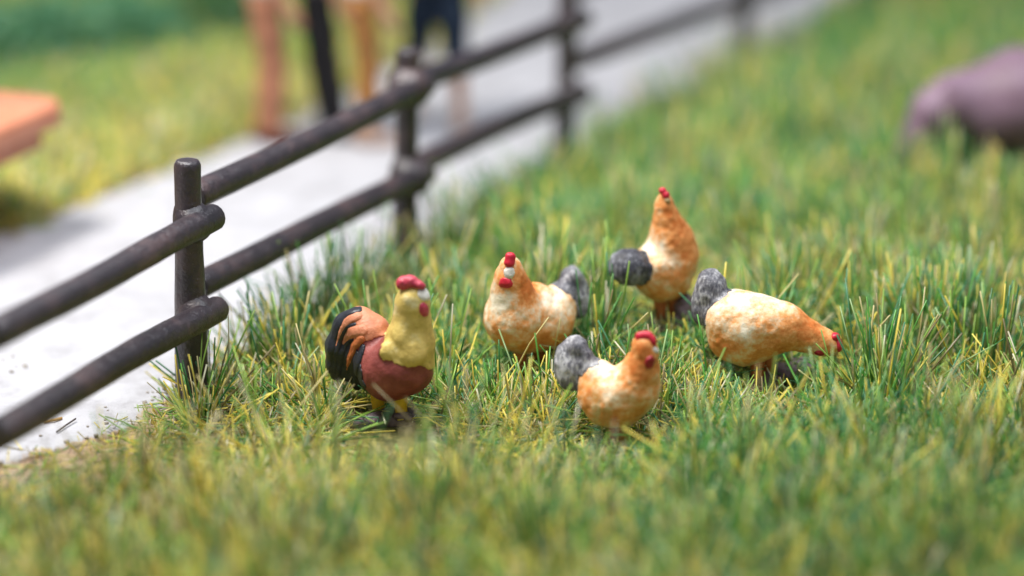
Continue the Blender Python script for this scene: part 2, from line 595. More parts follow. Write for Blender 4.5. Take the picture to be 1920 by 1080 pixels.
# ------------------------------------------------------------------ log fence
def tube(points, radii, sides=14, wob=0.06, seed=0, caps=True, cut=0.0):
    """a log: rings along a polyline, uneven radius, chamfered ends"""
    P = np.array(points, float)
    R = np.array(radii, float)
    t = np.gradient(P, axis=0)
    t /= np.linalg.norm(t, axis=1)[:, None]
    ref = np.array([0, 0, 1.0]) if abs(t[0, 2]) < 0.8 else np.array([1.0, 0.2, 0])
    V = []
    a = np.linspace(0, 2 * math.pi, sides, endpoint=False)
    for k in range(len(P)):
        u = np.cross(t[k], ref); u /= np.linalg.norm(u)
        w = np.cross(u, t[k])
        ring = P[k] + R[k] * (np.cos(a)[:, None] * u + np.sin(a)[:, None] * w)
        nz = vnoise(ring, 5.0, seed) * 0.6 + vnoise(ring, 15.0, seed + 1) * 0.4
        ring = P[k] + (ring - P[k]) * (1 + wob * nz)[:, None]
        V.append(ring)
    n = len(P)
    V = np.concatenate(V)
    i = np.arange(n * sides).reshape(n, sides)
    Q = np.stack([i[:-1], np.roll(i[:-1], -1, 1), np.roll(i[1:], -1, 1), i[1:]], -1).reshape(-1, 4)
    T = []
    if caps:
        V = np.concatenate([V, P[:1] - t[:1] * R[0] * 0.02, P[-1:] + t[-1:] * R[-1] * 0.02])
        for s in range(sides):
            T.append((n * sides, i[0, (s + 1) % sides], i[0, s]))
            T.append((n * sides + 1, i[-1, s], i[-1, (s + 1) % sides]))
    return V, Q, np.array(T) if T else None

def log_between(a, b, ra, rb, seed, sag=0.0, n=30):
    a = np.array(a); b = np.array(b)
    s = np.linspace(0, 1, n)
    s = np.concatenate([[0, 0, 0.004], s[1:-1], [0.996, 1, 1]])
    P = a + (b - a) * s[:, None]
    P[:, 2] -= sag * np.sin(s * math.pi)
    P[:, 0] += 0.004 * np.sin(s * 5 + seed)
    P[:, 2] += 0.005 * np.sin(s * 6 + seed * 2.1)
    R = ra + (rb - ra) * s
    R = R.copy()
    R[0] *= 0.90; R[1] *= 0.97; R[-1] *= 0.90; R[-2] *= 0.97
    d = (b - a) / np.linalg.norm(b - a)
    P[0] -= d * 0.004; P[-1] += d * 0.004
    return tube(P, R, 16, 0.055, seed)

post_px = [(-32, 985), (360, 752), (758, 500), (1057, 300), (1392, 128)]
posts = [ground(*p) for p in post_px]
posts.append(posts[4] + (posts[4] - posts[3]))
fence = thing('log_fence', posts[1], 'dark brown moulded log fence with two rails running beside the white path', 'fence')
f0 = np.array(posts[1])
fence_seed = 3
tops = [1.10, 1.115, 1.15, 1.08, 1.08, 1.08]
lean = [(-0.01, 0), (0.02, -0.01), (0.03, 0.0), (0.02, 0), (0.0, 0), (0, 0)]
for k, p in enumerate(posts):
    h = tops[k]
    zz = np.concatenate([np.linspace(-0.08, h - 0.03, 22), [h - 0.016, h - 0.004, h]])
    P = np.stack([p[0] + lean[k][0] * zz, p[1] + lean[k][1] * zz, zz], 1)
    R = np.full(len(zz), 0.068) + 0.006 * np.sin(zz * 4 + k) - 0.004 * zz
    R[:3] += 0.008
    R[-3] *= 0.95; R[-2] *= 0.84; R[-1] *= 0.62
    V, Q, T = tube(P - f0, R, 12, 0.07, 20 + k)
    link('post', make_mesh('post', V, Q, T), M['fence'], fence)

def along(k):
    d = posts[k + 1] - posts[k]
    d = d / np.linalg.norm(d)
    nrm = np.array([d[1], -d[0], 0])      # towards the meadow
    return d, nrm

OFF = 0.088
rail_plan = [  # section, side at its start and end, z upper at a,b, z lower at a,b
    (0, (1, 1), (0.80, 0.835), (0.40, 0.42)),
    (1, (-1, 1), (0.87, 0.95), (0.46, 0.49)),
    (2, (-1, 1), (0.90, 0.83), (0.46, 0.40)),
    (3, (-1, 1), (0.96, 0.95), (0.53, 0.50)),
    (4, (-1, 1), (0.84, 0.82), (0.42, 0.40)),
]
for k, sides, zu, zl in rail_plan:
    d, nrm = along(k)
    for j, (za, zb) in enumerate((zu, zl)):
        a = posts[k] + nrm * OFF * sides[0] + d * 0.24 * (sides[0] < 0) + np.array([0, 0, za])
        b = posts[k + 1] + nrm * OFF * sides[1] + d * 0.10 + np.array([0, 0, zb])
        V, Q, T = log_between(a - f0, b - f0, 0.064, 0.061, k * 3 + j + 1)
        link('rail', make_mesh('rail', V, Q, T), M['fence'], fence)
        # moulded collars where the rail is pinned to its posts
        for e, base, z in ((1, posts[k + 1], zb),):
            side = sides[e]
            c = base + nrm * OFF * side * 0.55 + np.array([0, 0, z])
            g = Sdf(c - 0.2, c + 0.2, 0.014)
            g.cone(c - nrm * side * 0.04 - np.array([0, 0, 0.055]), 0.048, c - nrm * side * 0.04 + np.array([0, 0, 0.055]), 0.048, 0.03)
            bulk = 1.3 if k == 1 else 1.0
            g.ell(c - d * 0.005, (0.086 * bulk, 0.086 * bulk, 0.084 * bulk), 0.05)
            g.lumps(0.008, 14, k + e)
            Vc, Qc = g.mesh()
            link('joint', make_mesh('joint', Vc - f0, Qc), M['fence'], fence)

# ------------------------------------------------------------------ painted birds
class Figure:
    """a painted figurine modelled in the photo's own pixels: a right, b up, c away, about its foot point"""
    def __init__(self, name, px, py, box, label, cat, group=None, h=2.2, z=0.0):
        for _ in range(4):               # stand it on the uneven meadow
            self.o = ground(px, py, z)
            z = float(hill(self.o[:1], self.o[1:2])[0])
        self.s = FPX / depth(self.o)
        self.px, self.py, self.h = px, py, h
        self.root = thing(name, self.o, label, cat, group)
        self.box = box                        # px0, px1, py0, py1, D0, D1
    def pt(self, px, py, D=0.0):
        a = px - self.px
        b = self.py - py
        c = (D - b * math.sin(TH)) / math.cos(TH)
        return np.array([a, b, c], np.float32)
    def grid(self, box=None, h=None, pad=8):
        x0, x1, y0, y1, d0, d1 = box or self.box
        cs = [self.pt(x, y, d) for x in (x0, x1) for y in (y0, y1) for d in (d0, d1)]
        lo = np.min(cs, 0) - pad
        hi = np.max(cs, 0) + pad
        return Sdf(lo, hi, h or self.h)
    def local(self, V):
        return ((V[:, :1] * RT + V[:, 1:2] * UP + V[:, 2:3] * FW) / self.s).astype(np.float32)
    def add(self, name, g, mat, F=None, attrs=None, parent=None):
        V, Q = g.mesh(F)
        if len(Q) == 0:
            return None
        at = {k: ('FLOAT', f(V)) for k, f in (attrs or {}).items()}
        return link(name, make_mesh(name, self.local(V), Q, attrs=at), M[mat], parent or self.root)
    def ell(self, name, mat, items, box_pad=14, h=1.3, k=3, lump=0.6, parent=None):
        """a small part made of a few ellipsoids: (px, py, D, (ra, rb, rc), rot)"""
        C = np.array([self.pt(*i[:3]) for i in items])
        r = max(max(i[3]) for i in items)
        g = Sdf(C.min(0) - r - 5, C.max(0) + r + 5, h)
        for i, c in zip(items, C):
            g.ell(c, i[3], k, i[4] if len(i) > 4 else 0)
        g.lumps(lump, 0.12, len(name))
        return self.add(name, g, mat, parent=parent)
    def patch(self, name, mat, g, px, py, rad, rot=0, lift=3.0, parent=None, wob=1.2):
        """paint dabbed on the side that faces the camera, slightly proud of the body"""
        P = g.pts()
        x = P[..., 0] - (px - self.px); y = P[..., 1] - (self.py - py)
        a = math.radians(rot)
        u = (x * math.cos(a) + y * math.sin(a)) / rad[0]
        v = (-x * math.sin(a) + y * math.cos(a)) / rad[1]
        reg = (np.sqrt(u * u + v * v) - 1) * min(rad) + wob * vnoise(P, 0.16, 5)
        side = P[..., 2] * math.cos(TH) + P[..., 1] * math.sin(TH)
        near = self.pt(px, py, 0)
        inside = (g.F < 0) & (reg < 0)
        mid = float(np.median(side[inside])) if inside.any() else 0.0
        swell = lift * np.clip(-reg / (0.5 * min(rad)), 0, 1) ** 0.5
        return self.add(name, g, mat, np.maximum(np.maximum(g.F - swell, reg), side - mid), parent=parent)
    def base(self, name, pts, mat='foot', k=8, thick=9):
        """lumpy moulded stand: (px, py, r) on the ground"""
        gpts = []
        for px, py, r in pts:
            w = ground(px, py, self.o[2])
            q = (w - self.o) * self.s
            gpts.append((q, r))
        # metre-aligned frame here: x, y, z in px units
        lo = np.min([q - r for q, r in gpts], 0) - 10
        hi = np.max([q + r for q, r in gpts], 0) + 10
        lo[2], hi[2] = -12, 40
        g = Sdf(lo, hi, 2.2)
        for q, r in gpts:
            g.ell(q + np.array([0, 0, thick * 0.25]), (r, r * 0.8, thick), k)
        g.lumps(2.0, 0.09, 3)
        V, Q = g.mesh()
        return link(name, make_mesh(name, V / self.s, Q), M[mat], self.root)

KEEP = []      # (figure, sdf grid) used to keep blades from passing through the birds
FOOT = []      # (x, y, radius) kept free of blade roots

def finish_bird(f, g, radius, center=None):
    KEEP.append((f, g))
    c = f.o if center is None else center
    FOOT.append((c[0], c[1], radius))

# --- rooster -------------------------------------------------------------
r = Figure('rooster_figurine', 735, 793, (596, 832, 508, 795, -80, 95),
           'painted rooster with yellow neck, crimson comb and black sickle tail on a purple-brown stand', 'rooster')
g = r.grid()
p = r.pt
g.chain([(p(779, 555, -38), 24), (p(778, 566, -35), 29), (p(776, 600, -26), 33), (p(771, 640, -22), 44), (p(757, 678, -14), 57)], 10)
g.chain([(p(757, 685, -12), 56), (p(733, 690, 0), 57), (p(712, 676, 18), 46)], 14)
g.ell(p(729, 706, 0), (44, 37, 42), 14)
g.chain([(p(712, 672, 20), 40), (p(695, 625, 34), 36), (p(676, 603, 44), 27)], 10)          # tail hump
g.chain([(p(676, 604, 46), 26), (p(652, 612, 58), 25), (p(637, 650, 66), 27), (p(634, 685, 68), 22), (p(628, 703, 70), 10)], 9)
g.chain([(p(690, 640, 40), 30), (p(668, 665, 54), 28), (p(655, 697, 60), 18)], 9)
g.chain([(p(690, 670, 40), 26), (p(676, 705, 50), 18), (p(668, 725, 52), 7)], 8)
# rounded folds of the hackle
g.ell(p(757, 628, -52), (14, 22, 12), 9, 15)
g.ell(p(735, 655, -50), (22, 16, 12), 9, 10)
g.ell(p(778, 660, -62), (24, 20, 12), 9, -15)
g.lumps(1.5, 0.05, 1)
P = g.pts()
nz = vnoise(P, 0.06, 6) * 4 + vnoise(P, 0.2, 7) * 2
def pxy(P):
    return P[..., 0] + r.px, r.py - P[..., 1]
X, Yp = pxy(P)
r.add('body', g, 'maroon')
# yellow hackle: everything above a slanting hem, right of the tail valley
hem = np.interp(X, [700, 714, 722, 745, 775, 805, 830], [640, 655, 668, 680, 685, 686, 686])
neck_region = np.maximum(Yp - hem, (728 - X) - (Yp - 620) * 0.2) + nz * 1.6
r.add('neck_hackle', g, 'hackle', np.maximum(g.F - 1.6, neck_region))
# salmon saddle over the tail hump
sad = np.maximum(Yp - np.interp(X, [630, 660, 690, 722], [600, 632, 640, 628]), X - 730)
sad = np.maximum(sad, 646 - X + (Yp - 600) * -0.5) + nz * 1.3
r.add('saddle', g, 'salmon', np.maximum(g.F - 1.3, sad))
# black tail mass
blk = np.minimum(X - np.interp(Yp, [570, 600, 630, 660, 690, 735], [668, 652, 660, 676, 682, 690]), 60)
blk = np.maximum(blk, 560 - Yp) + nz * 0.8
def d2(pts):
    """distance in the picture plane to a polyline that narrows to its tip"""
    best = np.full(X.shape, 1e3, np.float32)
    for (x0, y0, w0), (x1, y1, w1) in zip(pts[:-1], pts[1:]):
        dx, dy = x1 - x0, y1 - y0
        t = np.clip(((X - x0) * dx + (Yp - y0) * dy) / (dx * dx + dy * dy), 0, 1)
        best = np.minimum(best, np.hypot(X - x0 - t * dx, Yp - y0 - t * dy) - (w0 + (w1 - w0) * t))
    return best
tail = r.add('tail', g, 'black', np.maximum(g.F - 1.7, blk))
front = P[..., 2] * math.cos(TH) + P[..., 1] * math.sin(TH) - 62      # only the side that faces the camera
for nm, mat, lift, pts in (
        ('feather', 'black', 2.2, [(676, 580, 6), (650, 587, 9), (631, 615, 10), (619, 655, 10), (613, 690, 8), (613, 712, 2)]),
        ('feather', 'salmon', 3.0, [(672, 592, 10), (652, 601, 9), (641, 620, 7), (634, 640, 4.5), (629, 658, 1)]),
        ('feather', 'black', 2.6, [(668, 607, 4), (651, 613, 6), (640, 632, 7), (631, 665, 7), (625, 702, 3)]),
        ('feather', 'salmon', 3.2, [(682, 618, 11), (660, 622, 10), (648, 640, 7), (640, 662, 2)]),
        ('feather', 'black', 3.0, [(658, 637, 5), (648, 645, 7), (638, 668, 8), (634, 695, 6), (632, 715, 2)]),
        ('feather', 'rust', 3.6, [(679, 636, 9), (665, 650, 8), (657, 668, 7), (650, 694, 2.5)]),
        ('feather', 'black', 2.8, [(683, 648, 5), (674, 674, 7), (666, 700, 7), (664, 722, 2)])):
    reg = d2(pts) + nz * (0.45 if mat != 'black' else 0.2)
    ridge = np.clip(-reg / 5, 0, 1) * lift                     # each feather swells towards its middle
    r.add(nm, g, mat, np.maximum(np.maximum(g.F - 1.2 - ridge, reg), front), parent=tail)
r.ell('comb', 'crimson', [(760, 532, -42, (12, 13, 13)), (773, 528, -44, (16, 12.5, 14), -6), (790, 534, -46, (14, 8.5, 12), -24)], k=6, lump=1.2)
r.patch('beak', 'beak', g, 801, 551, (16, 13.5), -20, 3.5)
r.patch('wattle', 'crimson', g, 799, 580, (9.5, 14.5), 8, 4.5)
for lx, D in ((708, 20), (752, -12)):
    gg = Sdf(r.pt(lx, 795, D) - 45, r.pt(lx, 725, D) + 45, 2)
    gg.chain([(r.pt(lx, 730, D), 16), (r.pt(lx, 752, D), 12), (r.pt(lx + 2, 778, D), 11)], 4)
    leg = r.add('leg', gg, 'leg_yellow')
    r.ell('foot', 'foot', [(lx + 4, 779, D - 6, (17, 9, 14)), (lx + 12, 783, D - 16, (10, 6, 8))], k=6, h=1.6, parent=leg)
r.base('stand', [(722, 790, 36), (748, 790, 40), (772, 786, 20), (700, 797, 24), (676, 806, 15)], thick=19)
finish_bird(r, g, 0.10)

def hen_common(f, g, tail_items, orange, tail_mat='tail', tail_k=8):
    """body with dry-brushed orange, and a grey tail painted over the tail end"""
    t = f.grid()
    for it in tail_items:
        if len(it) == 8:      # a fan stroke: from point and radius to point and radius
            t.cone(f.pt(*it[:3]), it[3] + 3, f.pt(*it[4:7]), it[7] + 1.5, 14)
        else:
            t.ell(f.pt(*it[:3]), it[3], 10, it[4] if len(it) > 4 else 0)
    g._merge(tuple(slice(0, k) for k in g.n), t.F, 7)
    g.lumps(1.5, 0.04, int(f.px) % 17)
    g.lumps(1.1, 0.10, int(f.px) % 13)
    f.add('body', g, 'hen', attrs={'orange': lambda V: orange(V[:, 0] + f.px, f.py - V[:, 1], V)})
    P = g.pts()
    edge = t.F - 7.0 + 4.0 * vnoise(P, 0.11, 3) + 2.0 * vnoise(P, 0.3, 4)
    f.add('tail', g, tail_mat, np.maximum(g.F - 1.4 - 1.2 * vnoise(P, 0.09, 9), edge))

def blob(x, y, cx, cy, rx, ry):
    return np.exp(-(((x - cx) / rx) ** 2 + ((y - cy) / ry) ** 2))

def hen_legs(f, legs, mat='leg_red', r0=11):
    for lx, y0, y1, D in legs:
        gg = Sdf(f.pt(lx, y1, D) - 40, f.pt(lx, y0, D) + 40, 2)
        gg.chain([(f.pt(lx, y0, D), r0 + 3), (f.pt(lx + 1, (y0 + y1) / 2, D), r0), (f.pt(lx + 3, y1, D), r0 - 1)], 4)
        f.add('leg', gg, mat)

HG = 'painted hens on the grass'
# --- left hen: faces the camera, tail to the right rear -------------------
f = Figure('hen_figurine', 985, 700, (894, 1116, 468, 670, -95, 110),
           'plump cream and orange hen facing the camera beside the rooster, red wattles under pale beak', 'hen', HG)
g = f.grid(); p = f.pt
g.chain([(p(957, 500, -48), 19), (p(957, 520, -44), 27), (p(960, 550, -34), 38), (p(968, 590, -22), 52)], 14)
g.chain([(p(964, 596, -24), 57), (p(985, 604, 0), 55), (p(1020, 603, 25), 52)], 16)
g.ell(p(1012, 598, 12), (62, 54, 56), 14, -4)
g.ell(p(1040, 575, 40), (42, 40, 40), 16, 25)
g.ell(p(1000, 560, 10), (34, 30, 36), 14)
hen_common(f, g, [(1078, 548, 62, (25, 49, 15), 12), (1086, 560, 64, (18, 36, 15), 8), (1058, 545, 50, 14, 1072, 520, 60, 13), (1060, 552, 50, 15, 1078, 560, 62, 16)],
           lambda x, y, V: 0.32 + 0.62 * blob(x, y, 990, 535, 26, 30) + 0.35 * blob(x, y, 1010, 640, 60, 26) + 0.25 * blob(x, y, 942, 530, 12, 30)
           - 0.42 * blob(x, y, 932, 574, 20, 22) - 0.35 * blob(x, y, 1035, 560, 26, 16) - 0.2 * blob(x, y, 950, 555, 16, 14))
f.ell('comb', 'red', [(957, 483, -62, (10, 9, 9), 0), (955, 494, -66, (10, 9, 8), 0)], k=5)
f.patch('beak', 'beak', g, 955, 512, (11, 11.5), 0, 5.0)
f.patch('wattle', 'red', g, 949, 531, (13.5, 9.5), -3, 4.0, wob=1.8)
hen_legs(f, [(975, 655, 690, -12), (1010, 655, 688, 14)])
f.base('stand', [(975, 702, 34), (1005, 698, 36)])
finish_bird(f, g, 0.10)

# --- front hen -----------------------------------------------------------
f = Figure('hen_figurine', 1158, 838, (1028, 1246, 610, 815, -85, 95),
           'orange hen nearest the camera, sideways with grey tail raised at left', 'hen', HG)
g = f.grid(); p = f.pt
g.chain([(p(1203, 647, -30), 23), (p(1205, 662, -29), 24), (p(1198, 690, -22), 34), (p(1185, 722, -12), 47)], 10)
g.chain([(p(1187, 725, -12), 48), (p(1162, 742, -4), 52), (p(1128, 738, 10), 46)], 14)
g.ell(p(1150, 760, 0), (54, 40, 46), 12, 8)
g.ell(p(1118, 705, 20), (36, 32, 32), 12, 15)
hen_common(f, g, [(1074, 681, 36, (30, 52, 15), -6), (1062, 684, 38, (22, 38, 15), 4), (1104, 682, 24, 13, 1086, 650, 34, 13), (1096, 690, 26, 14, 1078, 690, 34, 16)],
           lambda x, y, V: 0.42 + 0.42 * blob(x, y, 1200, 690, 34, 34) + 0.2 * blob(x, y, 1202, 650, 24, 20) - 0.42 * blob(x, y, 1130, 690, 34, 22)
           - 0.25 * blob(x, y, 1150, 730, 20, 20) + 0.15 * blob(x, y, 1170, 780, 40, 20))
f.ell('comb', 'red', [(1195, 630, -34, (9, 10, 8), 20), (1206, 627, -36, (11, 9, 8), -5), (1218, 635, -40, (7, 12, 7), 20)], k=6)
f.ell('beak', 'beak', [(1219, 653, -40, (9, 8, 9), -20), (1225, 656, -41, (5.5, 4.5, 5), -20)], k=4)
f.patch('wattle', 'red_dark', g, 1213, 676, (9.5, 13), -18, 4.0)
hen_legs(f, [(1148, 800, 832, 8), (1166, 800, 832, -10)])
f.base('stand', [(1150, 840, 32), (1176, 838, 34)])
finish_bird(f, g, 0.09)

# --- back hen: head up, tail towards the left ----------------------------
f = Figure('hen_figurine', 1245, 618, (1128, 1316, 346, 585, -85, 85),
           'rear hen with neck stretched straight up and round dark grey tail at left', 'hen', HG)
g = f.grid(); p = f.pt
g.chain([(p(1241, 375, -8), 11), (p(1241, 388, -8), 16), (p(1247, 415, -4), 25), (p(1255, 447, 2), 40), (p(1256, 480, 6), 48)], 12)
g.chain([(p(1256, 482, 6), 49), (p(1248, 510, 4), 49), (p(1236, 522, 0), 44)], 12)
g.ell(p(1222, 505, -10), (48, 44, 46), 14, -10)
g.ell(p(1275, 470, 8), (26, 34, 34), 12, 10)
hen_common(f, g, [(1176, 502, -40, (37, 34, 34), -12)],
           lambda x, y, V: 0.40 + 0.36 * blob(x, y, 1250, 405, 26, 45) + 0.38 * blob(x, y, 1288, 465, 26, 34) - 0.55 * blob(x, y, 1216, 462, 24, 16)
           - 0.3 * blob(x, y, 1252, 492, 18, 18) - 0.28 * blob(x, y, 1232, 412, 9, 24) + 0.1 * blob(x, y, 1240, 545, 50, 20), 'tail_dark')
f.ell('comb', 'red', [(1237, 361, -14, (7, 7, 7)), (1243, 369, -18, (7.5, 7, 7), -15)], k=3)
f.ell('beak', 'beak_yellow', [(1246, 379, -20, (6, 5, 6), -20)], k=2)
hen_legs(f, [(1236, 560, 600, -6), (1262, 560, 600, 10)])
f.base('stand', [(1250, 616, 36), (1278, 606, 30)], thick=12)
f.ell('stone', 'foot', [(1281, 584, -14, (19, 36, 18), -8), (1268, 606, -14, (20, 16, 18))], lump=2.5, h=2)
finish_bird(f, g, 0.09)

# --- right hen: pecking, head low at right -------------------------------
f = Figure('hen_figurine', 1425, 728, (1284, 1584, 496, 700, -75, 75),
           'cream hen at right bending down to peck, head low and grey tail upright', 'hen', HG)
g = f.grid(); p = f.pt
g.chain([(p(1372, 596, 10), 54), (p(1400, 610, 4), 60), (p(1432, 612, 0), 54), (p(1466, 612, -6), 43), (p(1505, 628, -12), 30), (p(1540, 641, -16), 23), (p(1551, 645, -18), 20)], 12)
g.ell(p(1370, 630, 6), (46, 42, 46), 14, 5)
g.ell(p(1395, 645, 0), (52, 40, 46), 14, 0)
hen_common(f, g, [(1320, 558, 22, (24, 52, 15), -10), (1331, 536, 20, (26, 29, 16), -10), (1344, 556, 16, 14, 1326, 560, 22, 15)],
           lambda x, y, V: 0.30 + 0.55 * blob(x, y, 1505, 610, 40, 30) + 0.22 * blob(x, y, 1540, 640, 20, 20) + 0.40 * blob(x, y, 1450, 650, 60, 22) + 0.30 * blob(x, y, 1345, 650, 26, 28)
           - 0.25 * blob(x, y, 1400, 560, 50, 16) - 0.2 * blob(x, y, 1380, 620, 30, 20) + 0.15 * blob(x, y, 1410, 605, 30, 10))
f.ell('comb', 'red', [(1558, 631, -24, (10, 9, 13), 30), (1565, 645, -26, (8.5, 14, 13), 10)], k=4)
f.ell('beak', 'beak_yellow', [(1556, 661, -30, (9, 6, 6), 10)], k=2)
f.ell('wattle', 'red_dark', [(1530, 658, -34, (11, 8, 8), -12)], k=2)
hen_legs(f, [(1418, 680, 722, -8), (1440, 675, 715, 16)])
f.base('stand', [(1430, 728, 36), (1465, 712, 40), (1500, 700, 30)], thick=26)
finish_bird(f, g, 0.11)

# ------------------------------------------------------------------ pig at the right edge
M['pig'] = paint('mauve_pig_paint', [(0.3, (0.14, 0.078, 0.10)), (0.6, (0.225, 0.142, 0.195)), (0.8, (0.28, 0.185, 0.25))], 4, 0.5, 5, 0.4, 18)
M['pig_dark'] = paint('pig_trotter_paint', [(0.3, (0.06, 0.035, 0.03)), (0.7, (0.12, 0.07, 0.06))], 8, 0.6)
M['snout'] = paint('pig_snout_paint', [(0.3, (0.28, 0.20, 0.20)), (0.7, (0.40, 0.30, 0.30))], 8, 0.5)
f = Figure('pig_figurine', 1860, 352, (1660, 2190, 78, 345, -110, 120),
           'blurred mauve pig with lowered head rooting in the meadow at the right edge', 'pig', None, h=4.0)
g = f.grid(); p = f.pt
g.chain([(p(1838, 202, -5), 72), (p(1900, 192, 0), 94), (p(1980, 188, 0), 98), (p(2060, 184, 0), 86), (p(2110, 192, 0), 72)], 24)
g.chain([(p(1830, 190, -8), 60), (p(1778, 196, -18), 52), (p(1738, 216, -24), 40), (p(1714, 255, -28), 30), (p(1698, 286, -30), 21)], 16)
for lx, D in ((1846, -40), (1872, 38), (2070, -42), (2100, 40)):
    g.chain([(p(lx, 235, D), 34), (p(lx - 2, 285, D), 22), (p(lx, 330, D), 17)], 12)
g.lumps(2, 0.02, 2)
f.add('body', g, 'pig')
for lx, D in ((1846, -40), (1872, 38), (2070, -42), (2100, 40)):
    f.ell('trotter', 'pig_dark', [(lx, 322, D, (23, 24, 23))], h=3)
f.ell('snout', 'snout', [(1686, 298, -32, (15, 12, 15), 40)], h=3)
for D in (-58, 8):
    f.ell('ear', 'pig', [(1768, 186, D, (15, 27, 8), 24)], h=3)
gg = Sdf(p(2150, 200, 0) - 60, p(2190, 140, 0) + 60, 3)
gg.chain([(p(2172, 175, 0), 8), (p(2190, 160, 5), 6), (p(2196, 145, 0), 5), (p(2184, 142, -5), 4)], 3)
f.add('curly_tail', gg, 'pig')
FOOT.append((f.o[0], f.o[1], 0.12))

# ------------------------------------------------------------------ people on the path
M['skin'] = cloth('skin_paint', (0.50, 0.26, 0.16), 0.55)
M['hair'] = cloth('hair_paint', (0.05, 0.03, 0.02), 0.6)
M['tan'] = cloth('tan_trouser_paint', (0.50, 0.22, 0.13))
M['ochre'] = cloth('ochre_trouser_paint', (0.44, 0.20, 0.06))
M['coal'] = cloth('black_trouser_paint', (0.018, 0.018, 0.022))
M['navy'] = cloth('navy_short_paint', (0.010, 0.022, 0.045))
M['shoe'] = cloth('maroon_shoe_paint', (0.10, 0.025, 0.02))
M['shoe_dark'] = cloth('black_shoe_paint', (0.02, 0.018, 0.018))
M['shoe_pale'] = cloth('pale_shoe_paint', (0.50, 0.36, 0.30))
M['shirt_a'] = cloth('cream_shirt_paint', (0.55, 0.50, 0.42))
M['shirt_b'] = cloth('grey_shirt_paint', (0.18, 0.18, 0.20))
M['shirt_c'] = cloth('blue_shirt_paint', (0.10, 0.20, 0.36))
M['shirt_d'] = cloth('white_shirt_paint', (0.68, 0.68, 0.66))

